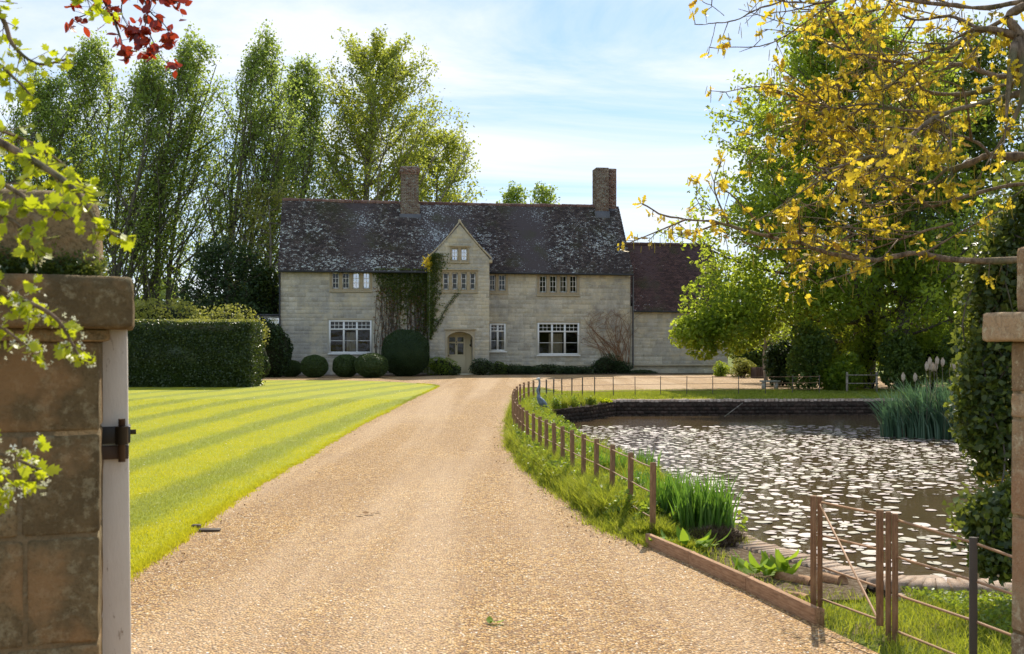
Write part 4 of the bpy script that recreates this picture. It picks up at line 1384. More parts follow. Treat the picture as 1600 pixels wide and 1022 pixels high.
# ---- clipped hedge
r = np.random.default_rng(60)
hx0, hx1, hy0, hy1 = -19.5, (392 - 800) / F_ * 38.6, 38.6, 40.3; hzt = CAMZ + (535 - 504) / F_ * 38.6
zb = float(gz(39)); hd = empty('clipped_hedge', ((hx0 + hx1) / 2, (hy0 + hy1) / 2, zb), 0, 'long square-cut dark hedge across the back of the striped lawn', 'hedge')
g = GM(); n = 44000; V = []
fw_ = r.random(n)
x = r.uniform(hx0, hx1, n); z = r.random(n) ** .9 * (hzt - zb); y = np.full(n, hy0) + r.normal(size=n) * .05
topm = fw_ > .62; z = np.where(topm, hzt - zb + r.normal(size=n) * .035, z); y = np.where(topm, r.uniform(hy0, hy1, n), y)
endm = fw_ > .92; x = np.where(endm, hx1 + r.normal(size=n) * .05, x); z = np.where(endm, r.random(n) * (hzt - zb), z)
bump_ = .11 * np.sin(x * 1.9 + z * 2.3) * np.sin(z * 3.1 + x * .7) + .04 * np.sin(x * 6.1) * np.sin(z * 5.3)
y = np.where(~topm & ~endm, y - bump_ + .02, y); z = np.where(topm, z + bump_ * .6, z)
P = np.stack([x - (hx0 + hx1) / 2, y - (hy0 + hy1) / 2, z], -1)
foliage(g, P, .075, r, DIAM, .3)
g.box(hx0 - (hx0 + hx1) / 2 + .1, hx1 - (hx0 + hx1) / 2 - .1, -.72, .72, -.1, hzt - zb - .1)
tag(g.build('hedge_foliage', M['hedge'], hd), kind='stuff')
g = GM(); n = 4200; x = r.uniform(hx0, hx1, n) - (hx0 + hx1) / 2
P = np.stack([x, r.uniform(-.85, .2, n), hzt - zb + .04 + .10 * r.random(n) ** 2], -1); foliage(g, P, .06, r, DIAM, .1)
tag(g.build('new_growth', M['yshrub'], hd), kind='stuff')
bush('evergreen_shrub', 'loose bushy growth filling the foot of the hedge at its right-hand end', 'shrub', ((404 - 800) / F_ * 46, 46, .95), (.6, .6, 1.0), 4500, .09, M['yew'], 137, core=.75)

# ---- box balls and dome
for i, (px0, px1, y0, d, lab, mt) in enumerate([
    (438, 471, 563, 50.5, 'smallest clipped box ball, leftmost of the row, half lost in shade', 'box'),
    (470, 512, 555, 49.5, 'clipped box ball standing apart left of the big ground-floor window', 'box'),
    (520, 560, 554, 50.0, 'left one of the two touching box balls under the left window', 'box'),
    (555, 606, 552, 49.2, 'largest clipped box ball, right one of the touching pair', 'box'),
    (597, 671, 515, 51.4, 'big dark clipped dome bush beside the porch under the ivy', 'yew')]):
    r = np.random.default_rng(300 + i); R_ = (px1 - px0) / 2 / F_ * d; cx = ((px0 + px1) / 2 - 800) / F_ * d; zt = CAMZ + (535 - y0) / F_ * d - .15
    root = empty('clipped_bush', (cx, d, .15), 0, lab, 'bush', 'clipped evergreen bushes in front of the house')
    g = GM(); n = 9000 if mt == 'box' else 16000
    e = r.normal(size=(n, 3)); e /= np.linalg.norm(e, axis=1)[:, None]
    bmp = 1 + .025 * np.sin(e[:, 0] * 7 + i) * np.sin(e[:, 2] * 6 + i * 2) + r.normal(size=n) * .015
    P = e * np.array((R_, R_, zt / 2)) * bmp[:, None]
    ez = np.sign(P[:, 2]) * np.abs(P[:, 2] / (zt / 2)) ** .85 * zt / 2
    P = np.stack([P[:, 0], P[:, 1], ez + zt / 2], -1)
    foliage(g, P, .055, r, DIAM, .2)
    V, Fc = ico((0, 0, zt / 2), (R_ * .96, R_ * .96, zt / 2 * .96), r, .02); g.add(V, Fc)
    tag(g.build('foliage', M[mt], root), kind='stuff')

# ---- climbers on the walls
r = np.random.default_rng(40)
iv = empty('wall_climber', hw(fs(640), -.05, 0), AX, 'green ivy and creeper hanging over the wall left of the porch', 'climbing plant')
ox = fs(640); g = GM(); g2 = GM(); wd = GM()
pts = []; s0, s1 = fs(586), PX0
for k in range(46):
    s = s0 + (s1 - s0) * (k + r.random()) / 46
    f = (s - s0) / (s1 - s0)
    depth = (.5 + 2.1 * math.sin(math.pi * min(1, f * .95 + .03)) ** 1.2) * (.35 + .95 * r.random()); 
    if f > .86: depth = 4.2
    n = int(165 * depth / 2.5)
    z = EAVE - .14 - depth * r.random(n) ** 1.35
    x = s + r.normal(size=n) * (.10 + .06 * (EAVE - z))
    keep = (x < s1) & (x > s0 - .15); pts.append(np.stack([x, -.03 - .16 * r.random(n) * (1 - .5 * (EAVE - z) / 5), z], -1)[keep])
P = np.concatenate(pts); foliage(g, P - (ox, -.05, 0), .10, r, DIAM, 0)
# over the porch's left edge
n = 3000; z = SH + .25 - (SH - 1.6) * r.random(n) ** 1.3; wdt = .75 * np.clip((z - 1.5) / 4, .12, 1)
x = PX0 + np.abs(r.normal(size=n)) * wdt * .55 - .03
ok = ~((x > porch_u[0][0] - .05) & (z > porch_u[0][2] - .1) & (z < porch_u[0][3] + .1)) & (z < SH + .1 + (x - PX0) * .8)
P = np.stack([x, YP - .03 - .14 * r.random(n), z], -1)[ok]; foliage(g, P - (ox, -.05, 0), .09, r, DIAM, 0)
n = 1200; P = np.stack([np.full(n, PX0) - .04 - .06 * r.random(n), YP * r.random(n), SH + .1 - 3.6 * r.random(n) ** 1.2], -1); foliage(g, P - (ox, -.05, 0), .09, r, DIAM, 0)
tag(g.build('leaves', M['ivy'], iv), kind='stuff')
n = 1500; z = 4.6 - 3.2 * r.random(n); x = s0 + (s1 - s0) * r.random(n); x = x + .1 * np.sin(z * 8)
P = np.stack([x, -.05 - .08 * r.random(n), z], -1); foliage(g2, P - (ox, -.05, 0), .075, r, DIAM, 0); tag(g2.build('reddish_leaves', M['ivyr'], iv), kind='stuff')
for k in range(60):
    s = s0 + .1 + (s1 - s0 - .15) * r.random(); z1 = 5.4 - r.random() * 1.2
    S = spline([(s + r.normal() * .25 - ox, .02, .1), (s + r.normal() * .15 - ox, .01, 1.6), (s + r.normal() * .15 - ox, .0, 3.2), (s - ox, .0, z1)], 4)
    wd.tube(S, np.linspace(.022, .008, len(S)), 4, cap=False)
def wp(px, py, y): s = fs(px, y); return (s - ox, y + .05, fz(py, s, y))
S = spline([wp(676, 520, YP - .05), wp(686, 502, YP - .06), wp(700, 478, YP - .06), wp(717, 456, YP - .05)], 6); wd.tube(S, np.linspace(.03, .01, len(S)), 5)
g3 = GM(); P = np.repeat(S, 26, 0) + r.normal(size=(len(S) * 26, 3)) * (.07, .04, .07); foliage(g3, P, .07, r, DIAM, 0); tag(g3.build('side_shoot_leaves', M['ivy'], iv), kind='stuff')
tag(wd.build('bare_stems', M['bark'], iv), kind='stuff')
g3 = GM(); n = 260; P = np.array(wp(669, 410, YP - .1)) + r.normal(size=(n, 3)) * (.11, .08, .2); foliage(g3, P, .08, r, STAR, .5); tag(g3.build('yellow_tuft', M['yellowfl'], iv), kind='stuff')

ws = empty('wall_climber', hw(fs(965), -.1, 0), AX, 'leafless tangled brown climber trained near the right corner of the main front', 'climbing plant')
ox2 = fs(965); wd = GM()
for k in range(34):
    a = fs(r.uniform(950, 984)); b = fs(r.uniform(915, 985)); zt2 = r.uniform(1.9, 3.5)
    S = spline([(a - ox2, .05, 0), ((a * .6 + b * .4) + r.normal() * .15 - ox2, .03, 1.2), (b + r.normal() * .2 - ox2, .0, zt2 * .8), (b + r.normal() * .5 - ox2, -.02, zt2)], 5)
    wd.tube(S, np.linspace(.018, .006, len(S)), 4, cap=False)
P0 = []; P1 = []
for k in range(200):
    x = fs(r.uniform(918, 984)) - ox2; z = r.uniform(1.6, 3.5); p = np.array((x, r.uniform(-.08, .05), z)); P0.append(p); P1.append(p + r.normal(size=3) * (.22, .04, .2))
wd.sticks(P0, P1, .007, .004); tag(wd.build('bare_stems', M['post'], ws), kind='stuff')

# ---- planting along the foot of the house
bed = [(690, 24, 560, 'mid-green rose bush left of the front door', 'weed'), (706, 14, 572, 'low dark plant at the left foot of the doorway', 'hedge'), (752, 22, 562, 'loose leafy shrub right of the front door', 'hedge'),
       (778, 15, 566, 'low pale-green plant beneath the narrow window', 'dark'), (800, 20, 571, 'low dark cushion right of the narrow window', 'hedge'), (826, 20, 573, 'low dark cushion left of the big right window', 'yew'),
       (858, 22, 571, 'sprawling dark plant under the big right window', 'hedge'), (888, 18, 574, 'small dark plant under the right edge of the big right window', 'yew'),
       (915, 14, 574, 'small sparse plant below the bare climber', 'hedge'), (946, 20, 556, 'taller rounded dark shrub at the foot of the bare climber', 'yew'), (972, 16, 566, 'dark shrub at the right corner of the main front', 'yew'),
       (1004, 20, 579, 'low weeds at the foot of the wing wall', 'hedge')]
for i, (px, hw_, py, lab, mt) in enumerate(bed):
    s = fs(px, -.7 if not 672 < px < 764 else YP - .45); yy = -.6 if not 672 < px < 764 else YP - .5
    p = hw(s, yy, 0); h = CAMZ + (535 - py) / F_ * p.y - .15
    bush('bed_shrub', lab, 'shrub', (p.x, p.y, .15 + h * .5), (hw_ / F_ * p.y * 1.35, .5, h * .72), 2600, .075, M[mt], 400 + i, k=12, core=.55, group='plants along the foot of the house', lr=.5)

# ---- big maple across the pond and its neighbours
env_map = lambda t: max(.1, (1 - max(0, t - .35) * .95) * (1 - max(0, t - .86) * 4) * (.93 + .10 * math.sin(t * 19)))
tree('large bright green maple leaning over the far side of the pond', 'tree', ((1345 - 800) / F_ * 38, 38), zt_(15, 38), 7.0, env_map, M['maple'], M['bark'], 140,
     nl=140, ns=14, lps=35, leaf=.165, spread=.21, rise=.14, wind=(-.08, -.05, 0), name='maple_tree', z0=.11, trunk_r=.42, sub=.22, lean=(-.6, 0), flatten=.85, topf=.9,
     extra=[((-4.8, -1, 3.2), (2.2, 1.8, 2.0), 5500), ((-6.0, -1, 2.0), (1.3, 1.2, 1.0), 3500), ((-3.6, -1.5, 6.4), (2.2, 1.8, 1.9), 3500), ((-1.5, -2, 3.4), (2.6, 1.8, 1.5), 3500), ((1.5, -2, 4.4), (2.6, 1.8, 1.8), 3000), ((-2.6, -1, 9.6), (1.9, 1.6, 1.7), 2000)])
tree('darker tree behind the maple, filling the sky above the bulrushes', 'tree', ((1495 - 800) / F_ * 42, 42), zt_(60, 42), 4.9, env_broad, M['dark'], M['bark'], 141,
     nl=76, ns=12, lps=40, leaf=.18, spread=.26, rise=.15, name='broadleaf_tree', z0=.12, trunk_r=.4, sub=.3)
tree('dark tree at the right edge beyond the pond', 'tree', (20.5, 33), zt_(90, 33), 4.6, env_broad, M['dark'], M['bark'], 142,
     nl=54, ns=9, lps=34, leaf=.17, spread=.32, rise=.15, name='broadleaf_tree', z0=.10, trunk_r=.4, sub=.3)
for i, (px, d, py, rx, mt, lab) in enumerate([
    (1262, 35.6, 505, 1.0, 'dark', 'dark shrub behind the concrete bench'), (1312, 35.6, 545, .95, 'maple', 'dense green shrub at the wall head under the middle of the maple'),
    (1222, 40, 530, .8, 'yew', 'small dark shrub between the planter and the bench shrub'),
    (1362, 37.5, 490, 1.25, 'maple', 'bushy sapling beneath the right half of the maple'), (1408, 34.6, 520, .9, 'dark', 'ivy-dark shrub left of the bulrushes'),
    (1455, 36.5, 500, 1.2, 'maple', 'light green shrub seen above the bulrushes'), (1520, 34, 500, 1.3, 'dark', 'dark shrub right of the bulrushes'),
    (1290, 46, 470, 2.0, 'dark', 'tall garden shrub far behind the bench'), (1420, 48, 450, 2.4, 'maple', 'bright tall shrub far behind the bulrushes'), (1185, 52, 520, 1.5, 'dark', 'dark shrub beyond the wing end'),
    (1345, 56, 460, 2.5, 'poplar', 'grey-green tree in the garden beyond the maple trunk'), (1235, 62, 480, 2.2, 'poplar2', 'pale green garden tree seen right of the wing')]):
    zt = CAMZ + (535 - py) / F_ * d; h = zt - .1
    bush('garden_shrub', lab, 'shrub', ((px - 800) / F_ * d, d, .1 + h * .5), (rx, rx * .8, h * .55), int(3200 + 2000 * rx), .12 if d < 45 else .17, M[mt], 430 + i, k=26, core=.2, lr=.36)
bush('garden_shrub', 'pale feathery shrub beside the brown planter beyond the drive', 'shrub', ((1160 - 800) / F_ * 49, 49, .6), (.75, .6, .6), 2500, .08, M['yshrub'], 460, core=.4)
bush('garden_shrub', 'green rounded shrub left of the pale feathery one', 'shrub', ((1128 - 800) / F_ * 51, 51, .5), (.5, .5, .55), 1600, .08, M['maple'], 461, core=.4)
bush('garden_shrub', 'bright yellow-green sedge spilling over the pond wall near the corner', 'shrub', ((938 - 800) / F_ * 29.2, 29.4, .12), (.42, .35, .22), 2600, .06, M['haw'], 462, k=12, core=.4)
tree('slim pale-trunked young tree beside the brown planter', 'tree', ((1197 - 800) / F_ * 44, 44), zt_(470, 44), 1.2, env_broad, M['maple'], M['bark_pale'], 463, nl=16, ns=6, lps=18, leaf=.13, spread=.2, name='young_tree', z0=.4, trunk_r=.10)
for i, (px, d, lab) in enumerate(((1418, 36.2, 'thick dark trunk left of the bulrushes'), (1352, 39.5, 'double dark trunk right of the maple bole'))):
    tree(lab, 'tree', ((px - 800) / F_ * d, d), 8.5, 2.6, env_broad, M['dark'], M['bark'], 470 + i, nl=22, ns=6, lps=22, leaf=.16, spread=.3, name='broadleaf_tree', z0=.35, trunk_r=.38, stems=1 + i, zbase=.1)
# ================================================================== FENCES, PIERS, SMALL THINGS
POSTS = [(1019.7, 9.65), (984.5, 10.5), (955.7, 11.3), (931.7, 12.0), (911.7, 12.6), (895, 13.2), (879.4, 13.8), (867.4, 14.4), (854, 15), (843.6, 15.6), (834, 16.3), (825.4, 17), (817.5, 17.8),
         (812, 18.6), (807.5, 19.4), (804, 20.3), (802, 21.2), (801.5, 22.1), (802, 23.1), (804, 24.1), (808, 25.0), (813, 25.9), (819, 26.8), (826, 27.6), (834, 28.4), (843, 29.1), (854, 29.7), (864.8, 30.2), (878, 30.7),
         (893.5, 31.2), (910, 31.6), (929, 31.9), (958.4, 32.2), (992.4, 32.4), (1032, 32.6), (1073, 32.8), (1113.6, 33), (1154, 33.2), (1196, 33.4), (1238, 33.6), (1280, 33.8)]
r = np.random.default_rng(50)
fn = empty('pond_fence', (1.32, 9.65, 0), 0, 'low post and wire fence of flat brown posts curving round the pond', 'fence')
PX = []
for k, (px, d) in enumerate(POSTS):
    x, y = (px - 800) / F_ * d, d; z = float(gz(y)); H = .72 - .10 * float(smooth((d - 26) / 5)); w_ = .021 - .007 * float(smooth((d - 28) / 3)); PX.append((x, y, z, H))
    a = math.atan2((PX[k][1] - PX[k - 1][1]) if k else 1, (PX[k][0] - PX[k - 1][0]) if k else -.1)
    g = GM(); g.box(-w_ * .45, w_ * .45, -w_ * 1.35, w_ * 1.35, -.3, H)
    o = g.build('fence_post', M['post'] if d < 29 else M['steel'], fn, bevel=.003)
    o.location = (x - 1.32, y - 9.65, z); o.rotation_euler = (r.normal() * .012, r.normal() * .012, a)
for hh in (.93, .60, .27):
    g = GM(); P = [np.array((x - 1.32, y - 9.65, z + H * hh)) for x, y, z, H in PX]; Q = []
    for a, b in zip(P[:-1], P[1:]): Q += [a, (a + b) / 2 - (0, 0, .006)]
    Q.append(P[-1]); Q = np.array(Q); rr = .0065 * np.ones(len(Q)); g.tube(Q, rr, 5)
    g.build('wire', M['rod'], fn)
# pond fence farther right, behind the maple shade
f2 = empty('garden_rail_fence', ((1335 - 800) / F_ * 34.5, 34.5, .13), 0, 'short pale two-rail fence among the shrubs behind the far pond wall', 'fence')
for x in (-.25, .75): g = GM(); g.box(x - .03, x + .03, -.03, .03, -.1, .72); g.build('post', M['bark_pale'], f2)
for z in (.34, .62): g = GM(); g.box(-.3, .8, -.05, -.03, z - .015, z + .015); g.build('rail', M['bark_pale'], f2)

# ---- gate-side railings in the right foreground
gf = empty('side_railing', (2.06, 6.96, 0), 0, 'brown iron railing with a braced wicket panel by the right-hand gate pier', 'fence')


def gp(px, py, d): return np.array(W(px, py, d)) - (2.06, 6.96, 0)


def bar(px0, px1, top, bot, d, name='post', mat='post', dep=.04):
    a = gp(px0, top, d); b = gp(px1, bot, d); g = GM(); g.box(0, b[0] - a[0], 0, dep, 0, a[2] - b[2]); o = g.build(name, M[mat], gf, bevel=.003); o.location = (a[0], a[1], b[2]); o.rotation_euler = (0, 0, -.3); return o


bar(1266, 1275.5, 775, 990, 6.96); bar(1277, 1285, 776, 975, 7.02, dep=.03)
bar(1369, 1380, 797, 978, 6.42, 'wicket_stile'); bar(1384, 1392, 800, 1045, 6.33); bar(1394, 1403, 803, 1045, 6.30, dep=.03)
bar(1515, 1526.5, 840, 1060, 5.6, 'post', 'steel', .03)
A_, B_, C_, D_, E_ = 6.98, 6.43, 6.31, 5.6, 5.26
for (p, q) in (((1284, 785, A_), (1372, 803, B_)), ((1284, 837, A_), (1372, 858, B_)), ((1284, 886, A_), (1372, 917, B_)), ((1284, 936, A_), (1372, 968, B_)), ((1281, 788, A_), (1371, 966, B_))):
    g = GM(); g.tube([gp(*p), gp(*q)], .0075, 6); g.build('rod', M['rod'], gf)
for ys in ((812, 848, 880), (870, 907, 938), (929, 970, 1004), (986, 1035, 1080)):
    g = GM(); g.tube([gp(1400, ys[0], C_), gp(1521, ys[1], D_ + .02), gp(1610, ys[2], E_)], .0078, 6); g.build('rod', M['rod'], gf)

# ---- timber edging along the drive
E = [np.array(G(1008, 853)), np.array(G(1075, 883)), np.array(G(1165, 925)), np.array(G(1273, 978))]
te = empty('timber_edging', (*E[0], 0), 0, 'sawn brown boards on edge holding back the verge between fence end and railing', 'edging board')
for a, b in zip(E[:-1], E[1:]):
    u = (b - a); L = np.linalg.norm(u); g = GM(); g.box(.004, L - .004, 0, .045, -.05, .115)
    o = g.build('board', M['timber'], te, bevel=.004); o.location = (*(a - E[0]), 0); o.rotation_euler = (0, 0, math.atan2(u[1], u[0]))
    g = GM(); g.box(L - .06, L - .02, .047, .085, -.1, .10); q = g.build('peg', M['timber'], o)


# ---- gate piers
def quarry(g_, w_, d_, z0, z1, seed, joint=.006, pr=.008, e=.012):
    """one dressed block centred on its own base"""
    rr = np.random.default_rng(seed); me = bmesh.new()
    bmesh.ops.create_cube(me, size=1)
    for v in me.verts: v.co = Vector((v.co.x * (w_ - joint * 2), v.co.y * (d_ - joint * 2), v.co.z * (z1 - z0 - joint * 2)))
    bmesh.ops.bevel(me, geom=me.edges[:], offset=e, segments=2, affect='EDGES', profile=.6)
    bmesh.ops.subdivide_edges(me, edges=[x for x in me.edges if x.calc_length() > .08], cuts=3, use_grid_fill=True)
    for v in me.verts: v.co += Vector(rr.normal(size=3) * .0018)
    V = np.array([v.co[:] for v in me.verts]); Fs = [[v.index for v in f.verts] for f in me.faces]; me.free()
    rv = rr.random()
    gg = GM(); by = {}
    for f in Fs: by.setdefault(len(f), []).append(f)
    first = True
    for k, fs_ in by.items():
        if first: gg.add(V, fs_, rv); first = False
        else: gg.F.append(np.array(fs_, np.int32))
    return gg


def pier(label, corner, rz, w_, dp, courses, caps, mat, jm, side, seed, name='gate_pier'):
    """corner = front inner corner; side=+1 opening lies to +x of the pier"""
    root = empty(name, (*corner, 0), rz, label, 'gate pier', 'pair of sandstone gate piers')
    cx = -side * w_ / 2; cy = dp / 2
    core = GM(); z_top = courses[-1][0][1]
    core.box(cx - w_ / 2 + .012, cx + w_ / 2 - .012, .012, dp - .012, -.2, z_top); core.build('mortar_core', jm, root)
    for i, row in enumerate(courses):
        z0, z1 = row[0]; x = -w_ / 2
        for j, fr in enumerate(row[1]):
            bw = fr * w_
            gg = quarry(None, bw, dp, z0, z1, seed + i * 7 + j); o = gg.build('stone', mat, root); o.location = (cx + x + bw / 2, cy + .0, (z0 + z1) / 2); x += bw
    for (nm, ww, dd, z0, z1, e, offy) in caps:
        gg = quarry(None, ww, dd, z0, z1, seed + int(z0 * 100), 0, .0, e); o = gg.build(nm, mat, root, smooth_=True); o.location = (cx + (0 if nm != 'cap_stone' else 0), cy + offy, (z0 + z1) / 2)
    return root


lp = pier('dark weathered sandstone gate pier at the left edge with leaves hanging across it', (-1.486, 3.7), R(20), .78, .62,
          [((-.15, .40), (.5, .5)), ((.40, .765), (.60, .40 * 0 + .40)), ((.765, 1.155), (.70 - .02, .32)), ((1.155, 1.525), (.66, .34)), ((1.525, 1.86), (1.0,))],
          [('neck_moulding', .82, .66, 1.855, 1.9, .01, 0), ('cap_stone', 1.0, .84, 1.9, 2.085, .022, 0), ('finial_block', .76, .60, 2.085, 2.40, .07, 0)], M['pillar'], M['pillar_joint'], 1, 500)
# moss at the foot of the finial block
r = np.random.default_rng(51); g = GM(); n = 2600
P = np.stack([-.78 * r.random(n) ** .8 + .02, .0 + r.normal(size=n) * .02 - .0, 2.09 + np.abs(r.normal(size=n)) * .035], -1); foliage(g, P, .022, r, STAR, 1)
mo = tag(g.build('moss', M['ivy'], lp), kind='stuff')
rp_ = pier('lichened sandstone gate pier at the right edge, coloured pale for reflected light', (2.575, 4.88), R(14), .60, .29,
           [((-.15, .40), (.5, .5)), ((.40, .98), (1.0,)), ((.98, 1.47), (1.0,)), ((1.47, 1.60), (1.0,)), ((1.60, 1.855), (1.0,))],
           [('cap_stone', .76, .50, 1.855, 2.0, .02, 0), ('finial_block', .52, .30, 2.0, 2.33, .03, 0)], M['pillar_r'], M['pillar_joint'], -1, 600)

# ---- white gate stile with its hinge behind the left pier
gt = empty('white_gate', (-1.60, 4.12, 0), R(20), 'tall white painted gate stile with black hinge folded back beside the left pier', 'gate')
g = GM(); xL, xR = (160 - 800) / F_ * 4.12 + 1.60, (197.5 - 800) / F_ * 4.12 + 1.60
V = [(xL - .03, -.02, -.02), (xR + .022, -.02, -.02), (xR + .022, .08, -.02), (xL - .03, .08, -.02), (xL, -.02, 1.93), (xR, -.02, 1.93), (xR, .08, 1.93), (xL, .08, 1.93)]
g.add(V, [(0, 1, 5, 4), (1, 2, 6, 5), (2, 3, 7, 6), (3, 0, 4, 7), (4, 5, 6, 7), (3, 2, 1, 0)])
g.build('stile', M['gate'], gt, bevel=.006)
zz = lambda py: CAMZ + (535 - py) / F_ * 4.08
g = GM(); g.box(xL - .03, xR + .012, -.045, .09, zz(693), zz(667)); g.build('hinge_strap', M['black'], gt, bevel=.004)
g = GM(); g.box(xL - .03, xR + .006, -.04, .085, zz(718), zz(697)); g.build('lower_strap', M['rustband'], gt, bevel=.004)
xm = (184 - 800) / F_ * 4.08 + 1.60
g = GM(); g.tube([(xm, -.065, zz(721)), (xm, -.065, zz(654))], .014, 10); g.build('hinge_pin', M['rustband'], gt)
g = GM(); g.tube([(xm, -.065, zz(694)), (xm, -.065, zz(666))], .024, 12); g.build('hinge_eye', M['black'], gt)
g = GM(); g.tube([(xR + .012, -.0, zz(677)), (xR + .034, -.0, zz(677))], .011, 6); g.build('bolt', M['steel'], gt)

# ---- heron statue
r = np.random.default_rng(52)
hx, hy = (845 - 800) / F_ * 24.2, 24.2; hz = float(gz(hy))
he = empty('heron_statue', (hx, hy, hz), R(200), 'grey heron statue standing among the grass inside the fence bend', 'heron statue')
g = GM()
S = spline([(-.17, 0, .26), (-.10, 0, .33), (-.02, 0, .40), (.05, 0, .50), (.06, 0, .60)], 6); t_ = np.linspace(0, 1, len(S))
g.tube(S, np.interp(t_, [0, .25, .5, .75, 1], [.008, .07, .088, .055, .026]), 12)
S2 = spline([(.055, 0, .58), (.085, 0, .68), (.045, 0, .77), (.03, 0, .86), (.05, 0, .93)], 6); g.tube(S2, np.linspace(.03, .02, len(S2)), 10)
g.build('body', M['heron'], he, True)
g = GM(); g.tube(spline([(.01, 0, .935), (.05, 0, .95), (.09, 0, .94), (.12, 0, .93)], 4), np.interp(np.linspace(0, 1, 13), [0, .3, .7, 1], [.008, .032, .026, .01]), 10); g.build('head', M['heronw'], he, True)
g = GM(); g.tube([(.11, 0, .935), (.16, 0, .925), (.26, 0, .905)], [.014, .010, .002], 6); g.build('beak', M['beak'], he)
g = GM(); g.tube([(.06, 0, .955), (.0, 0, .965), (-.07, 0, .945)], [.012, .008, .003], 6); g.build('crest', M['black'], he)
for s_ in (-1, 1):
    g = GM(); g.tube(spline([(.04, s_ * .06, .50), (-.05, s_ * .085, .40), (-.14, s_ * .06, .29), (-.22, s_ * .02, .22)], 5), np.interp(np.linspace(0, 1, 16), [0, .4, 1], [.02, .045, .004]), 8); g.build('wing', M['heron'], he, True)
    g = GM(); g.tube([(-.01, s_ * .035, .34), (-.015, s_ * .035, .18), (0, s_ * .035, -.02)], [.016, .009, .008], 6); g.tube([(0, s_ * .035, .0), (.09, s_ * .05, .0)], .007, 5); g.build('leg', M['beak'], he)

# ---- garden things across the drive
px, d = 1185, 48.5
pt = empty('square_planter', ((px - 800) / F_ * d, d, .15), .2, 'square dark brown planter with pale twiggy shrub beyond the drive', 'planter')
g = GM()
for a in range(4):
    c, s_ = math.cos(a * math.pi / 2), math.sin(a * math.pi / 2)
    for k in range(4):
        h = GM(); x0 = -.27 + k * .135
        V = np.array([(x0 + .004, -.27, 0), (x0 + .131, -.27, 0), (x0 + .131, -.25, 0), (x0 + .004, -.25, 0), (x0 + .004, -.27, .52), (x0 + .131, -.27, .52), (x0 + .131, -.25, .52), (x0 + .004, -.25, .52)])
        V = np.stack([V[:, 0] * c - V[:, 1] * s_, V[:, 0] * s_ + V[:, 1] * c, V[:, 2]], -1)
        h.add(V, [(0, 1, 5, 4), (1, 2, 6, 5), (2, 3, 7, 6), (3, 0, 4, 7), (4, 5, 6, 7)]); h.build('board', M['planter'], pt)
g.box(-.24, .24, -.24, .24, .02, .46); g.build('soil', M['soil'], pt)
px, d = 1203, 37.2
bn = empty('stone_bench', ((px - 800) / F_ * d, d, .15), .1, 'small pale stone bench in the shade at the edge of the far grass', 'bench')
g = GM(); g.box(-.34, .34, -.15, .15, .26, .32); g.build('seat', M['concrete'], bn, bevel=.01)
for s_ in (-.23, .23): g = GM(); g.box(s_ - .04, s_ + .04, -.12, .12, 0, .258); g.build('leg', M['concrete'], bn)
g = GM(); P_ = [W(1160, 630, 30.2), W(1132, 651, 28.9)]; g.tube(P_, .014, 6)
tag(g.build('leaning_pole', M['bark_pale']), 'thin pale pole leaning from the far pond wall into the water', 'pole')

# ---- flat slabs and logs on the near bank
for k, (px, py, sx, sy, hgt, a, mt, lab) in enumerate([(1440, 905, .34, .13, .02, .2, 'coping', 'pale flat stone slab on the near pond edge beside the grass'), (1418, 930, .26, .12, .01, .5, 'coping', 'second pale stone slab, nearer the railing')]):
    d = 1.93 * F_ / (py - 535); q = GM(); q.box(-sx / 2, sx / 2, -sy / 2, sy / 2, -.03, hgt); o = q.build('stone_slab', M[mt], bevel=.012)
    o.location = ((px - 800) / F_ * d, d, -.08); o.rotation_euler = (0, .02, a); tag(o, lab, 'stone slab', 'stone slabs by the near pond edge')
for k, (a, b, rr_, lab) in enumerate([((1215, 905), (1268, 915), .045, 'short sawn log lying against the broad-leaved plant'), ((1200, 925), (1262, 940), .03, 'thin dark branch on the near bank'), ((1283, 908), (1318, 915), .05, 'split log lying just right of the railing post')]):
    p, q = [np.array(((x_ - 800) / F_ * (1.92 * F_ / (y_ - 535)), 1.92 * F_ / (y_ - 535), -.05)) for x_, y_ in (a, b)]
    g = GM(); S = np.linspace(p, q, 6) + r.normal(size=(6, 3)) * .006; g.tube(S, rr_, 9); tag(g.build('log', M['timber']), lab, 'log', 'wood lying on the near bank')
x, y = G(328, 831)
g = GM(); g.box(-.10, .10, -.05, .05, 0, .018); o = g.build('slate_piece', M['slate'], bevel=.004); o.location = (x, y, .012); o.rotation_euler = (0, .03, .15); tag(o, 'dark flat slate lying where lawn meets gravel', 'slate')
g = GM(); g.box(-.045, .045, -.03, .03, 0, .04); o = g.build('dark_stone', M['slate'], bevel=.012); o.location = (x - .17, y + .12, .012); tag(o, 'small dark stone just left of the slate', 'stone')
pos_l = [(575, 806, 'pair of brown dead leaves in the middle of the drive'), (562, 808, 'curled dead leaf left of the others mid drive'), (590, 803, 'narrow dead leaf right of the others mid drive'), (772, 978, 'torn green-brown leaf on the gravel near the bottom of the view')]
for px, py, lab in pos_l:
    x, y = G(px, py); g = GM(); n = 3; g.scatter(BEECH[0], BEECH[1], np.array([(0, 0, .012), (.05, .01, .014), (-.03, .03, .016)])[:3 if 'torn' in lab or 'pair' in lab else 1], .07, np.array([(.3, .2, 1), (-.4, .1, 1), (.1, -.5, 1)])[:3 if 'torn' in lab or 'pair' in lab else 1], rng=r)
    o = g.build('fallen_leaf', M['blade_dead'] if 'torn' not in lab else M['dock']); o.location = (x, y, .012); tag(o, lab, 'leaf', 'leaves fallen on the drive')

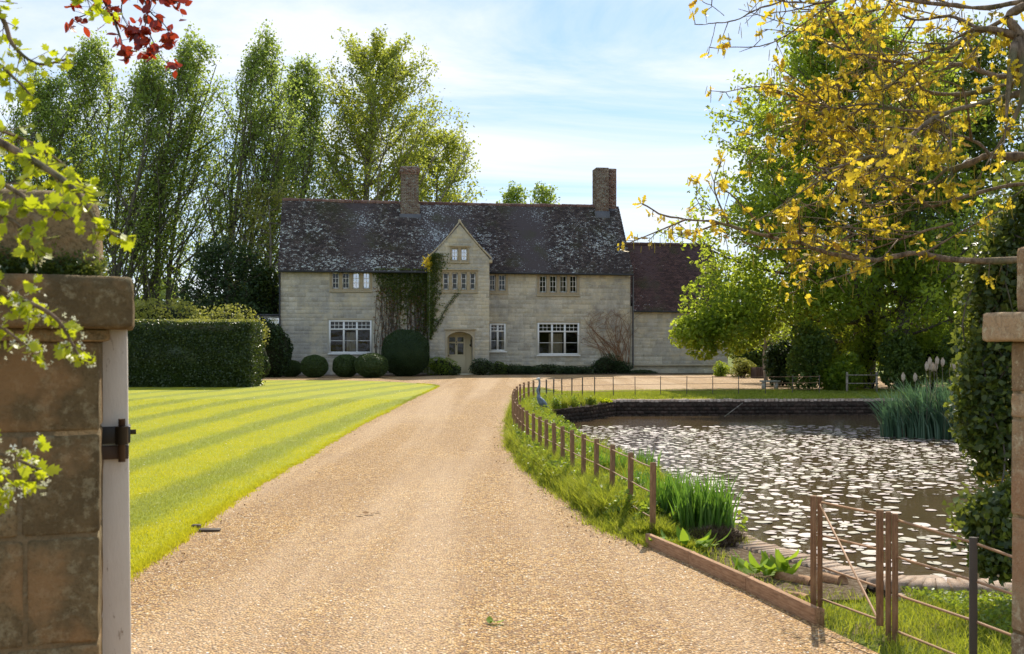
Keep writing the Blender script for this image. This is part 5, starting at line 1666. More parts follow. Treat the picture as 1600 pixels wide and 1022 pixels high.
# ================================================================== WATER PLANTS
r = np.random.default_rng(70)
n = 15000
x = r.uniform(1, 12, n); y = r.uniform(8.6, 26.4, n)
dens = .40 + .40 * np.sin(x * 1.1 + y * .6) * np.sin(y * .5 - x * .35) + .22 * np.sin(x * 2.7 + 1) * np.sin(y * 1.9)
dens += .5 * smooth((y - 12) / 7) - .5 * smooth((y - 24.6) / 2) - .45 * smooth((10.6 - y) / 2)
ok = in_poly(x, y, POND_S) & (dist_poly(x, y, POND_S) > .22 + .5 * (x < 3)) & (r.random(n) < dens) & ((x - .8) > (y - 20) * .16)
x, y = x[ok], y[ok]
cell = {}; sel = []
for i in range(len(x)):
    rad = .034 + .078 * r.random() ** 1.5; cx, cy = int(x[i] / .2), int(y[i] / .2); bad = False
    for a in (-1, 0, 1):
        for b in (-1, 0, 1):
            for (qx, qy, qr) in cell.get((cx + a, cy + b), ()):
                if (qx - x[i]) ** 2 + (qy - y[i]) ** 2 < (.95 * (qr + rad)) ** 2: bad = True; break
            if bad: break
        if bad: break
    if not bad: cell.setdefault((cx, cy), []).append((x[i], y[i], rad)); sel.append((x[i], y[i], rad))
sel = np.array(sel); sel = sel[np.argsort(sel[:, 1])]


def padtpl(seed):
    rr = np.random.default_rng(seed); m = 13; a = np.linspace(.22, 2 * math.pi - .22, m); V = [(0, -.0, 0)]
    for q in a: V.append((math.sin(q) * (1 + .03 * rr.normal()), math.cos(q) * (1 + .03 * rr.normal()), .03 + .05 * rr.random()))
    return V, [(0, i, i + 1) for i in range(1, m)]


tpls = [padtpl(i) for i in range(5)]
meshes = []
for i, (tv, tf) in enumerate(tpls):
    g = GM(); g.add(tv, tf, .15 + .17 * i); meshes.append(g.mesh('lily_pad', M['pad']))
NP = 290
for k, (px_, py_, rad) in enumerate(sel[:NP]):
    o = bpy.data.objects.new('lily_pad', meshes[k % 5]); COL.objects.link(o); o.location = (px_, py_, -.297 + .002 * r.random()); o.scale = (rad, rad, rad)
    o.rotation_euler = (r.normal() * .03, r.normal() * .03, r.random() * 6.28)
    tag(o, 'round floating lily pad on the nearer part of the pond', 'lily pad', 'lily pads on the nearer water')
g = GM(); rest_ = sel[NP:]
for i in range(5):
    q = rest_[i::5]; nn_ = np.array([0, 0, 1.]) + r.normal(size=(len(q), 3)) * .03
    g.scatter(tpls[i][0], tpls[i][1], np.stack([q[:, 0], q[:, 1], np.full(len(q), -.296)], -1), q[:, 2], nn_, rng=r)
tag(g.build('lily_pads', M['pad']), 'floating lily pads covering the middle and far part of the pond', None, None, 'stuff')
# a few pads stand proud as curled leaves
print('pads', len(sel))


# ================================================================== GRASSES
def blades(g, P, h, r, wid=.012, lean=.35, dirx=None, seg=3, bend=.5, rnd=None):
    """curved tapering blades, vectorised"""
    N = len(P); a = r.random(N) * 6.283; d = np.stack([np.cos(a), np.sin(a), np.zeros(N)], -1)
    if dirx is not None: d = d * .6 + np.array(dirx)
    side = np.stack([-np.sin(a), np.cos(a), np.zeros(N)], -1)
    sa = r.random(N) * 6.283; side = np.stack([np.cos(sa), np.sin(sa), np.zeros(N)], -1)
    h = np.broadcast_to(h, (N,)); ln = lean * (.3 + r.random(N)); rows = []
    for k in range(seg + 1):
        t = k / seg; c = P + d * (ln * h * t ** (1 + bend * 2))[:, None] + np.array((0, 0, 1.)) * (h * t * (1 - .25 * ln * t))[:, None]
        w_ = (wid * (1 - t) ** .6 * (1 if np.isscalar(wid) else 1)) * (0.9 + .2 * r.random(N))
        if k < seg: rows.append(np.stack([c - side * w_[:, None], c + side * w_[:, None]], 1))
        else: rows.append(c[:, None, :])
    V = np.concatenate(rows, 1); k = V.shape[1]; base = np.arange(N)[:, None] * k; n0 = g.n
    rv = r.random(N) if rnd is None else rnd
    q = [[2 * i, 2 * i + 1, 2 * i + 3, 2 * i + 2] for i in range(seg - 1)]
    f3 = (base + np.array([[2 * seg - 2, 2 * seg - 1, 2 * seg]]))
    g.add(V.reshape(-1, 3), f3, np.repeat(rv, k))
    for qq in q: g.F.append((base + n0 + np.array([qq])).astype(np.int32))


r = np.random.default_rng(80)
n = 900; y = 7 + 30 * r.random(n) ** 1.3; x = -3.2 - (y * .42) * r.random(n); lx = np.interp(y, LAWN_S[:, 1], LAWN_S[:, 0]); okk = x < lx
g = GM(); P = np.stack([x, y, gz(y) + .032], -1)[okk]; foliage(g, P, .011 + .0006 * P[:, 1], r, STAR, 3); tag(g.build('lawn_daisies', M['blossom']), 'tiny white daisies and petals dotted over the lawn', None, None, 'stuff')
n = 700; i = r.integers(0, len(LAWN_S), n); side_ = r.random(n) < .5; vi = r.integers(0, len(VERGE_S), n)
P2 = np.where(side_[:, None], LAWN_S[i] + (.10, 0) + np.abs(r.normal(size=(n, 2))) * (.12, .05), VERGE_S[vi] - (.12, 0) - np.abs(r.normal(size=(n, 2))) * (.12, .05)); P2 = P2[(P2[:, 1] > 6.8) & (P2[:, 1] < 32)]
g = GM(); foliage(g, np.stack([P2[:, 0], P2[:, 1], gz(P2[:, 1]) + .016], -1), .022, r, OVAL, 2.5); tag(g.build('edge_litter', M['blade_dead']), 'scraps of dry brown leaf gathered along both edges of the gravel', None, None, 'stuff')
FENCE = np.array([(p[0], p[1]) for p in PX])
# lawn blades: near part and along the edge
n = 205000; y = 6.4 + 24 * r.random(n) ** 1.9; x = -3.0 - (y * .42 - 1.1) * r.random(n)
lx = np.interp(y, LAWN_S[:, 1], LAWN_S[:, 0])
ok = x < lx + .02; P = np.stack([x, y, gz(y) + .005], -1)[ok]
g = GM(); blades(g, P, .022 + .014 * r.random(len(P)) + .0012 * P[:, 1] * .5, r, .0045, .6, seg=1, bend=0)
tag(g.build('lawn_blades', M['lawnblade']), 'short mown grass blades of the striped lawn', None, None, 'stuff')
g = GM(); i = r.integers(0, len(LAWN_S), 16000); P = LAWN_S[i] + r.normal(size=(16000, 2)) * .045 + (-.03, 0); ok = P[:, 1] < 42; P = P[ok]
blades(g, np.stack([P[:, 0], P[:, 1], gz(P[:, 1])], -1), .03 + .035 * r.random(len(P)), r, .005, .7, seg=2)
tag(g.build('lawn_edge_grass', M['lawnblade']), 'ragged fringe of grass where the lawn meets the gravel', None, None, 'stuff')

# verge between drive and pond
VG = VERGE_S[(VERGE_S[:, 1] > 4.5)]


def verge_pts(n, y0, y1, hug=0.0):
    y = y0 + (y1 - y0) * r.random(n) ** 1.25
    xl = np.interp(y, VG[:120, 1], VG[:120, 0]) if False else np.array([np.nan] * n)
    m = VG[:, 1] < 33.2; o = np.argsort(VG[m][:, 1]); xl = np.interp(y, VG[m][o][:, 1], VG[m][o][:, 0])
    bankp = np.array([(p[0], p[1]) for p in POND_S if p[0] < 3.3 and p[1] < 30.2]); o = np.argsort(bankp[:, 1]); xr = np.interp(y, bankp[o][:, 1], bankp[o][:, 0])
    u = r.random(n); x = xl + (xr + .05 - xl) * u
    return x, y, u, xl, xr


def clump(x, y, f=2.4): return .5 + .5 * np.sin(x * f * 1.7 + np.sin(y * f) * 1.3) * np.sin(y * f * 1.1 + x)


n = 66000; x, y, u, xl, xr = verge_pts(n, 9.3, 30); c = clump(x, y)
keep = (r.random(n) < .45 + .55 * c) & ((y > 10.6) | (x < xl + .55))
P = np.stack([x, y, land(x, y)], -1)[keep]; cc = c[keep]; h = (.07 + .17 * cc * r.random(len(P)) + .05 * r.random(len(P))) * (.7 + .5 * (P[:, 1] > 10.5))
g = GM(); blades(g, P, h, r, .0052, .6, seg=2)
# fountain-shaped tussocks give the verge its humps
nt = 720; tx, ty, tu, txl, txr = verge_pts(nt, 9.6, 30)
tx = np.where(r.random(nt) < .5, txl + .14 + .3 * r.random(nt), np.maximum(tx, txl + .12))
for a, b in zip(tx, ty):
    m = int(70 + 70 * r.random()); hh = .20 + .20 * r.random() if b > 10.3 else .13 + .09 * r.random(); q = r.normal(size=(m, 2)) * .035
    blades(g, np.stack([a + q[:, 0], b + q[:, 1], np.full(m, float(land(a, b)) - .01)], -1), hh * (.6 + .6 * r.random(m)), r, .0066, .62, seg=2, bend=.7)
tag(g.build('verge_grass', M['grass']), 'long unmown grass on the curving verge along the fence', None, None, 'stuff')
# fringe spilling on the gravel
n = 15000; i = r.integers(0, len(VG), n); P = VG[i] + r.normal(size=(n, 2)) * .07 + (.06, .02); ok = (P[:, 1] > 9.2) & (P[:, 1] < 38); P = P[ok]
g = GM(); blades(g, np.stack([P[:, 0], P[:, 1], land(P[:, 0], P[:, 1])], -1), .04 + .06 * r.random(len(P)) * np.where(P[:, 1] > 33, .4, 1), r, .005, 1.0, dirx=(-.5, -.2, 0), seg=2)
tag(g.build('verge_fringe', M['grass']), 'grass tufts flopping over the curved edge of the gravel', None, None, 'stuff')
# leafy weeds
g = GM(); n = 300
x, y, u, xl, xr = verge_pts(n, 10.0, 29)
for a, b, l_ in zip(x, y, xl):
    a = max(a, l_ + .2); m = int(120 + 200 * r.random()); s_ = .07 + .08 * r.random(); e = r.normal(size=(m, 3)); e /= np.linalg.norm(e, axis=1)[:, None]; e[:, 2] = abs(e[:, 2])
    q = np.array((a, b, float(land(a, b)))) + e * (.5 + .6 * r.random((m, 1)) ** .5) * (s_ * 1.3, s_ * 1.3, s_ * 2.2); foliage(g, q, .05, r, OVAL, .9)
tag(g.build('verge_weeds', M['weed']), 'mixed low leafy weeds growing through the verge grass', None, None, 'stuff')
# near bank grass around the railing
n = 46000; x = r.uniform(1.6, 6.5, n); y = r.uniform(4.9, 9.2, n)
near_soil = lambda x, y: dist_poly(x, y, POND_OUT) < .30
m_ = VG[:, 1] < 10; o_ = np.argsort(VG[m_][:, 1]); xl = np.interp(y, VG[m_][o_][:, 1], VG[m_][o_][:, 0]) + np.where(y > 6.7, .08, 0)
dens = np.where(y < 7.3, 1., .35) * (.4 + .6 * clump(x, y, 4)); dens = np.where(x > 2.9, 1., dens)
ok = (x > xl) & ~in_poly(x, y, POND_OUT) & (r.random(n) < dens) & ~((x < 3.0) & near_soil(x, y)); P = np.stack([x, y, land(x, y) - .005], -1)[ok]
g = GM(); blades(g, P, .05 + .10 * r.random(len(P)), r, .0036, .8, seg=2); tag(g.build('near_bank_grass', M['grass']), 'bright rough grass below the railing in the right foreground', None, None, 'stuff')
g = GM(); n = 6000; x = r.uniform(3.0, 4.6, n); y = r.uniform(6.2, 8.3, n); ok = ~in_poly(x, y, POND_OUT); P = np.stack([x, y, land(x, y) + .04 + .05 * r.random(n)], -1)[ok]; foliage(g, P, .03, r, OVAL, 1.2)
tag(g.build('bank_weeds', M['weed']), 'small-leaved weeds on the grassy corner between slab and right pier', None, None, 'stuff')
# far grass strip
n = 70000; x = r.uniform(.6, 13.5, n); y = r.uniform(29.5, 36.5, n); ok = ~in_poly(x, y, POND_OUT) & ((y < np.interp(x, [.6, 1.9, 4.5, 9, 14.5], [33.2, 34.9, 35.9, 36.6, 37])))
P = np.stack([x, y, land(x, y) - .005], -1)[ok]; g = GM(); blades(g, P, .05 + .05 * r.random(len(P)), r, .011, .7, seg=1, bend=0)
tag(g.build('far_bank_grass', M['grass']), 'sunlit short grass between the far pond wall and the gravel', None, None, 'stuff')


def iris(px, d, n, h, rad, lab, grp='iris clumps along the bank', mat='iris', dx=0, z=None, wid=.013, name='iris_clump', cat='iris'):
    X_ = (px - 800) / F_ * d; z_ = float(land(X_, d)) if z is None else z
    root = empty(name, (X_, d, z_), 0, lab, cat, grp); g = GM(); a = r.random(n) * 6.283; q = rad * r.random(n) ** .6
    P = np.stack([np.cos(a) * q, np.sin(a) * q * .8, np.zeros(n) - .02], -1); blades(g, P, h * (.55 + .5 * r.random(n)), r, wid, .22, seg=4, bend=.6)
    tag(g.build('blades', M[mat], root), kind='stuff'); return root


iris(1102, 9.95, 330, .72, .28, 'tallest clump of upright iris leaves at the water edge, right of the last fence post', wid=.015)
iris(1052, 10.4, 200, .66, .22, 'upright iris leaves directly behind the last fence post', wid=.014)
iris(1000, 11.9, 110, .46, .22, 'iris tuft between the second and third fence posts', wid=.012)
iris(962, 13.4, 130, .52, .26, 'arching iris leaves behind the fourth fence post', wid=.012)
iris(918, 15.2, 110, .46, .25, 'iris leaves against the water midway along the fence', wid=.012)
iris(880, 18.2, 90, .45, .28, 'smaller iris tuft where the fence begins to turn', wid=.012)
iris(1008, 14.6, 80, .42, .22, 'thin iris leaves standing out over the lily pads', wid=.011)
# root tussock under the big iris
X_, Y_ = (1118 - 800) / F_ * 9.75, 9.75
g = GM(); n = 2600; e = r.normal(size=(n, 3)); e /= np.linalg.norm(e, axis=1)[:, None]; P = e * (.26, .2, .13) + (0, 0, .03); blades(g, P, .10, r, .004, 1.4, seg=2)
V, Fc = ico((0, 0, .0), (.22, .17, .12), r, .1); g.add(V, Fc)
o = tag(g.build('root_tussock', M['soil']), 'dark matted root tussock below the tallest iris at the water', 'tussock'); o.location = (X_, Y_, -.10)

# bulrush bed at the far right of the pond
for i, (px, d, n, h, lab) in enumerate([(1408, 23.4, 330, 1.15, 'left part of the blue-green bulrush bed, leaning out over the water'), (1448, 23.2, 420, 1.45, 'tallest middle part of the bulrush bed with furry seed heads'), (1494, 23.0, 380, 1.4, 'right part of the bulrush bed against the foreground ivy')]):
    X_ = (px - 800) / F_ * d
    root = empty('bulrush_bed', (X_, d, -.3), 0, lab, 'bulrushes', 'bulrushes at the far right of the pond')
    g = GM(); a = r.random(n) * 6.283; q = .46 * r.random(n) ** .8; P = np.stack([np.cos(a) * q, np.sin(a) * q * .8, np.zeros(n)], -1); blades(g, P, h * (.45 + .65 * r.random(n)), r, .019, .62, seg=4, bend=.7, dirx=(-.35, 0, 0))
    tag(g.build('blades', M['reed'], root), kind='stuff')
    for k in range(6 if i else 2):
        a, b = r.normal() * .22, r.normal() * .15; hh = h * (1.02 + .12 * r.random())
        s_ = GM(); s_.tube([(a, b, 0), (a + .02, b, hh * .6), (a + .05 * r.normal(), b, hh)], .007, 5); st_ = s_.build('stem', M['bark_pale'], root)
        s_ = GM(); top = (a, b, hh); s_.tube([(a, b, hh - .02), (a + .01, b, hh + .04), (a + .012, b, hh + .12), (a + .01, b, hh + .19)], [.016, .04, .045, .012], 9); s_.build('seed_head', M['catseed'], root, True)

# broad-leaved dock by the logs
root = empty('dock_plant', ((1195 - 800) / F_ * 8.35, 8.35, -.08), 0, 'broad-leaved dock sprawling beside the logs at the edge of the boards', 'plant')
LONG = lobed(mirror([(0, -.5), (.10, -.42), (.20, -.15), (.19, .15), (.10, .42), (0, .6)]), .25)
for k in range(20):
    a = r.random() * 6.283; rr_ = .04 + .22 * r.random(); g = GM(); g.add(np.array(LONG[0]) * (.17 + .10 * r.random()), LONG[1], r.random()); o = g.build('leaf', M['dock'], root)
    o.location = (math.cos(a) * rr_ + (.18 if k % 3 == 0 else 0), math.sin(a) * rr_ * .5, .04 + .13 * r.random()); o.rotation_euler = (R(35) + .4 * r.normal(), .3 * r.normal(), a - 1.57)
root = empty('dock_plant', ((1085 - 800) / F_ * 9.3, 9.3, -.03), 0, 'low yellow-green rosette at the foot of the last fence post', 'plant')
for k in range(16):
    a = r.random() * 6.283; rr_ = .05 + .2 * r.random(); g = GM(); g.add(np.array(LONG[0]) * (.14 + .08 * r.random()), LONG[1], r.random()); o = g.build('leaf', M['dock'], root)
    o.location = (math.cos(a) * rr_ * 1.6 - .08, math.sin(a) * rr_ * .6, .03 + .08 * r.random()); o.rotation_euler = (R(30) + .3 * r.normal(), .3 * r.normal(), a - 1.57)

# loose stones on the near gravel
n = 28000; y = 5.2 + 7.5 * r.random(n) ** 1.4; x = r.uniform(-1, 1, n) * (y * .55); lx = np.interp(y, LAWN_S[:, 1], LAWN_S[:, 0]); m_ = VG[:, 1] < 33; o_ = np.argsort(VG[m_][:, 1]); rx = np.interp(y, VG[m_][o_][:, 1], VG[m_][o_][:, 0])
ok = (x > lx + .02) & (x < rx - .02); x, y = x[ok], y[ok]
PB = ([(1, 0, 0), (.2, .9, 0), (-.9, .4, 0), (-.7, -.7, 0), (.5, -.8, 0), (.1, .1, .62)], [(0, 1, 5), (1, 2, 5), (2, 3, 5), (3, 4, 5), (4, 0, 5)])
g = GM(); N = len(x); g.scatter(PB[0], PB[1], np.stack([x, y, np.full(N, .007)], -1), .0045 + .007 * r.random(N) ** 2, np.array([0, 0, 1.]) + r.normal(size=(N, 3)) * .12, rng=r)


def m_pebble():
    t = NT('loose_pebble'); rr = t.rnd()
    c = t.ramp(rr, [(0, (.12, .06, .03)), (.25, (.34, .19, .085)), (.55, (.46, .28, .14)), (.8, (.55, .39, .23)), (1, (.78, .70, .58))])
    return t.done(t.pbr(c, .65, .35))


tag(g.build('loose_gravel', m_pebble()), 'loose golden pebbles scattered over the near part of the drive', None, None, 'stuff')
# ================================================================== FOREGROUND TREES
def leaf_parts(root, tpl, mat, P, size, nrm, tdir, r, limit=290, name='leaf', cam_pos=np.array((0, 0, CAMZ))):
    """leaves that can be picked out are parts, the rest one joined part"""
    base = np.array(root.location)
    Pw = P
    inview = (np.abs(Pw[:, 0] / np.maximum(Pw[:, 1], .1)) < .5) & (np.abs((Pw[:, 2] - CAMZ) / np.maximum(Pw[:, 1], .1) - .015) < .32) & (Pw[:, 1] > .3)
    key = np.where(inview, Pw[:, 1] / size, 1e3 + np.arange(len(Pw)))
    o_ = np.argsort(key); P, nrm, tdir = P[o_], nrm[o_], tdir[o_]; size = size[o_]
    ms = []
    for i in range(6):
        g = GM(); g.add(tpl[0], tpl[1], (i + .5) / 6); ms.append(g.mesh(name, mat))
    for k in range(min(limit, len(P))):
        n = Vector(nrm[k]).normalized(); t = Vector(tdir[k]); t = (t - n * t.dot(n)).normalized(); b = n.cross(t)
        m = Matrix(((-b.x, t.x, n.x, 0), (-b.y, t.y, n.y, 0), (-b.z, t.z, n.z, 0), (0, 0, 0, 1)))
        m = Matrix(((b.x, t.x, n.x, 0), (b.y, t.y, n.y, 0), (b.z, t.z, n.z, 0), (0, 0, 0, 1)))
        if m.determinant() < 0: m = Matrix(((-b.x, t.x, n.x, 0), (-b.y, t.y, n.y, 0), (-b.z, t.z, n.z, 0), (0, 0, 0, 1)))
        o = bpy.data.objects.new(name, ms[k % 6]); COL.objects.link(o); o.parent = root
        o.matrix_basis = Matrix.Translation(Vector(P[k] - base)) @ m @ Matrix.Scale(float(size[k]), 4)
    if len(P) > limit:
        g = GM(); g.scatter(tpl[0], tpl[1], P[limit:] - base, size[limit:], nrm[limit:], tdir=tdir[limit:], rng=r); tag(g.build('leaves', mat, root), kind='stuff')


def near_branch(paths, r, twigs=3, twl=.25, grav=-.3, step=.12):
    """paths: list of (pts world, r0, r1). returns twig tip segments"""
    segs = []
    for S, r0, r1 in paths:
        L = np.concatenate([[0], np.cumsum(np.linalg.norm(np.diff(S, axis=0), axis=1))])
        n = max(2, int(L[-1] / step))
        for k in range(n):
            l = L[-1] * (k + r.random()) / n
            if l < L[-1] * .12: continue
            p = np.array([np.interp(l, L, S[:, c]) for c in range(3)]); i = min(len(S) - 2, int(np.searchsorted(L, l)) - 1); tg = S[i + 1] - S[i]; tg /= np.linalg.norm(tg) + 1e-9
            for q in range(twigs):
                d = tg * .5 + r.normal(size=3) * .6 + (0, 0, grav); d /= np.linalg.norm(d); segs.append((p, p + d * twl * (.4 + .8 * r.random())))
        segs.append((S[-2], S[-1] + (S[-1] - S[-2]) * .3))
    return segs


def ww(pts): return spline([np.array(W(*p)) for p in pts], 5)


# ---- young oak in leaf, trunk just outside the frame on the right
r = np.random.default_rng(200)
ok_root = empty('oak_tree', (5.5, 6.9, -.1), 0, 'oak with golden young leaves and hanging catkins reaching in from the right', 'oak tree')
base = np.array(ok_root.location)
wood = GM()
T = spline([(5.5, 6.9, -.4), (5.5, 6.9, 1.5), (5.35, 6.95, 3.2), (5.3, 7.0, 5.0), (5.5, 7.1, 7.6)], 5); wood.tube(T - base, np.linspace(.36, .16, len(T)), 12)
Z1 = lambda x, y: (1000 + x / 2.433, y / 2.433)


def pz(lst, d0, d1):
    d0 *= .84; d1 *= .84
    n = len(lst); return [(*Z1(*p), d0 + (d1 - d0) * i / (n - 1)) for i, p in enumerate(lst)]


limbs = [
    (pz([(1900, 900), (1700, 930), (1460, 985), (1190, 985), (1050, 960), (900, 985), (750, 965), (640, 930), (550, 900), (400, 850), (300, 815), (150, 795), (50, 730)], 8.4, 9.6), .055, .008),
    (pz([(1950, 500), (1650, 520), (1460, 590), (1330, 590), (1250, 625), (1170, 640), (1090, 610), (1000, 570), (880, 520), (800, 480), (690, 390), (530, 350), (480, 335)], 8.6, 10.0), .06, .008),
    (pz([(1800, 250), (1460, 350), (1360, 375), (1150, 430), (1040, 500), (960, 570), (860, 600), (720, 640), (610, 610)], 8.2, 7.2), .045, .006),
    (pz([(1800, 260), (1460, 290), (1340, 285), (1240, 250), (1120, 240), (1000, 230), (880, 215), (760, 170), (680, 130)], 8.6, 9.6), .045, .007),
    (pz([(1850, 220), (1460, 300), (1300, 345), (1180, 360), (1060, 350), (950, 330), (840, 350), (760, 320)], 9.0, 10.2), .05, .007),
    (pz([(1800, -120), (1460, 30), (1380, 70), (1270, 130), (1140, 190), (1060, 230), (1030, 275), (940, 300)], 8.0, 8.6), .045, .006),
    (pz([(1900, -60), (1460, 5), (1300, 30), (1150, 12), (1000, -10), (850, -30), (720, 8), (580, 12), (520, -5)], 8.2, 9.2), .04, .006),
    (pz([(640, -60), (520, 10), (440, 35), (350, 80), (260, 90), (180, 107)], 9.0, 9.2), .014, .004),
    (pz([(290, 85), (270, 140), (240, 200)], 9.1, 9.15), .006, .003),
    (pz([(320, 60), (280, 30), (215, 0)], 9.1, 9.15), .006, .003),
    (pz([(1460, 20), (1400, 60), (1440, 130), (1430, 190), (1500, 260)], 8.0, 8.0), .05, .03),
    (pz([(1190, 850), (1090, 880), (980, 920), (860, 905), (760, 880)], 8.8, 9.4), .02, .006),
    (pz([(1330, 590), (1290, 545), (1200, 510), (1110, 480), (1040, 470)], 8.7, 9.0), .028, .01),
    (pz([(1700, 760), (1460, 700), (1200, 760), (1100, 790), (1000, 740), (900, 690), (820, 700), (700, 690)], 8.8, 10.0), .035, .006),
    (pz([(1000, 740), (880, 780), (760, 770), (640, 790), (560, 770)], 9.2, 10), .014, .005),
    (pz([(240, 800), (215, 750), (225, 700), (205, 680)], 9.5, 9.6), .006, .003),
    (pz([(1700, 120), (1460, 150), (1300, 110), (1180, 60), (1050, 80), (950, 40), (820, 60), (700, 40), (600, 70)], 9.2, 10.6), .035, .006),
    (pz([(1150, 430), (1000, 420), (880, 400), (740, 420), (600, 480)], 8.5, 9.8), .02, .006),
    (pz([(1170, 640), (1080, 700), (940, 650), (820, 590), (700, 570)], 8.9, 9.6), .022, .006),
]
paths = []
for pts, a, b in limbs:
    S = ww(pts); S = S + np.cumsum(r.normal(size=S.shape) * .006, 0) * (np.linspace(0, 1, len(S))[:, None]); S[:] = S
    wood.tube(S - base, np.linspace(a * .5, b * .8, len(S)) * (1 + .3 * r.normal(size=len(S)) * .5), 7); paths.append((S, a, b))
# side boughs
side = []
for S, a, b in paths:
    if a < .02: continue
    for k in range(9):
        i = int(len(S) * (.3 + .62 * (k + r.random()) / 9)); i = min(i, len(S) - 2); p = S[i]; tg = S[min(i + 2, len(S) - 1)] - S[i]; tg /= np.linalg.norm(tg) + 1e-9
        d = tg * .8 + r.normal(size=3) * (.5, .5, .45); d /= np.linalg.norm(d); L = .35 + .6 * r.random()
        q = spline([p, p + d * L * .5 + r.normal(size=3) * .05, p + d * L + r.normal(size=3) * .08], 4); wood.tube(q - base, np.linspace(max(.006, b * 1.1), .003, len(q)), 5); side.append((q, .008, .003))
wood.build('trunk', M['bark_oak'], ok_root, True)
segs = near_branch(paths, r, 1, .15, -.15, .15) + near_branch(side, r, 2, .12, -.15, .12)
P0 = np.array([s[0] for s in segs]); P1 = np.array([s[1] for s in segs])
ok = (P0[:, 0] / P0[:, 1] < .56); P0, P1 = P0[ok], P1[ok]
g = GM(); g.sticks(P0 - base, P1 - base, .004, .0022, 4); tag(g.build('twigs', M['bark_oak'], ok_root), kind='stuff')
LP = []; LN = []; LT = []; LS = []
for a, b in zip(P0, P1):
    if r.random() < .42: continue
    m = r.integers(3, 8); ax = b - a; ax /= np.linalg.norm(ax) + 1e-9
    for k in range(m):
        d = ax * .5 + r.normal(size=3) * .7 + (0, 0, -.25); d /= np.linalg.norm(d); s_ = .036 + .048 * r.random()
        LP.append(b + d * s_ * .55 - ax * .03 * r.random()); LT.append(d); LN.append(r.normal(size=3) + (0, -.3, .4)); LS.append(s_)
leaf_parts(ok_root, OAKL, M['oak'], np.array(LP), np.array(LS), np.array(LN), np.array(LT), r)
# catkins
g = GM(); C0 = []; C1 = []
for a, b in zip(P0, P1):
    if r.random() < .5:
        for k in range(r.integers(1, 4)):
            q = b + r.normal(size=3) * .025; e = q + (r.normal() * .008, r.normal() * .008, -.05 - .05 * r.random()); C0.append(q); C1.append(e)
C0 = np.array(C0); C1 = np.array(C1); g.sticks(C0 - base, (C0 * .5 + C1 * .5) - base, .002, .0032, 3); g.sticks((C0 * .5 + C1 * .5) - base, C1 - base, .0032, .002, 3)
tag(g.build('catkins', M['catkin'], ok_root), kind='stuff'); print('oak leaves', len(LP))

# ---- ivy on the tree at the right edge, hanging beside the pier
iv2 = empty('hanging_ivy', (4.55, 8.3, -.1), 0, 'thick dark ivy hanging between the pond and the right-hand gate pier', 'ivy')
base = np.array(iv2.location); g = GM(); st_ = GM()
lob = [(1612, 300, 8.4, .30), (1590, 350, 8.4, .26), (1562, 385, 8.3, .24), (1600, 400, 8.4, .32), (1540, 425, 8.2, .20), (1575, 450, 8.2, .28), (1528, 465, 8.2, .18), (1545, 505, 8.2, .24), (1580, 520, 8.2, .28), (1530, 545, 8.1, .20), (1560, 575, 8.1, .26), (1515, 590, 8.0, .15), (1545, 615, 8.0, .24), (1508, 640, 8.0, .14), (1535, 655, 7.9, .22), (1570, 640, 7.9, .26), (1515, 690, 7.9, .13), (1550, 700, 7.8, .20), (1580, 715, 7.8, .2), (1540, 735, 7.8, .12), (1612, 560, 8, .35), (1615, 460, 8.3, .35), (1600, 690, 7.9, .3)]
PP = []
for (px, py, d, R_) in lob:
    c = np.array(W(px, py, d)); n = int(1050 * (R_ / .35) ** 1.9); e = r.normal(size=(n, 3)); e /= np.linalg.norm(e, axis=1)[:, None]
    PP.append(c + e * R_ * (.35 + .95 * r.random((n, 1)) ** 1.3) * (.9, .8, 1.1))
for (px, py, d, R_) in [(1535, 812, 7.1, .16), (1560, 835, 7.0, .18), (1550, 880, 6.9, .10), (1572, 870, 6.9, .12), (1525, 800, 7.1, .1), (1575, 780, 7.2, .12)]:
    c = np.array(W(px, py, d)); n = int(520 * (R_ / .15) ** 1.6); PP.append(c + r.normal(size=(n, 3)) * R_ * .55)
PP = np.concatenate(PP); PP = PP[PP[:, 2] > .1]
IVY = lobed(mirror([(0, -.4), (.2, -.5), (.42, -.25), (.28, .0), (.26, .15), (0, .55)]), .15)
sz = .035 + .03 * r.random(len(PP)); nr = r.normal(size=(len(PP), 3)) + (-.2, -.5, .5); td = r.normal(size=(len(PP), 3)) + (0, 0, -.8)
leaf_parts(iv2, IVY, M['ivy2'] if 'ivy2' in M else M['ivy'], PP, sz, nr, td, r, 290)
for k in range(60):
    i, j = r.integers(0, len(PP), 2); a, b = PP[i], PP[j]
    if np.linalg.norm(a - b) < 1.2: st_.tube(spline([a, (a + b) / 2 + r.normal(size=3) * .1, b], 4) - base, .007, 4)
S = spline([(5.4, 7.0, 3.4), (5.2, 7.8, 3.9), (4.5, 8.4, 3.4), (4.1, 8.3, 2.2), (4.0, 8.0, 1.2)], 6); st_.tube(S - base, np.linspace(.09, .02, len(S)), 8)
S = spline([(5.0, 7.4, 1.2), (4.0, 7.1, .9), (3.3, 7.0, .55)], 6); st_.tube(S - base, np.linspace(.03, .006, len(S)), 6)
S = spline([(5.4, 6.9, 1.4), (5.3, 7.2, 1.4), (5.0, 7.4, 1.2)], 6); st_.tube(S - base, np.linspace(.06, .03, len(S)), 6)
st_.build('stems', M['bark'], iv2, True)
g = GM(); P = np.array(W(1560, 762, 7.6)) + r.normal(size=(50, 3)) * (.09, .06, .06); foliage(g, P - base, .05, r, OAKL, .3); tag(g.build('yellow_leaves', M['oak'], iv2), kind='stuff')

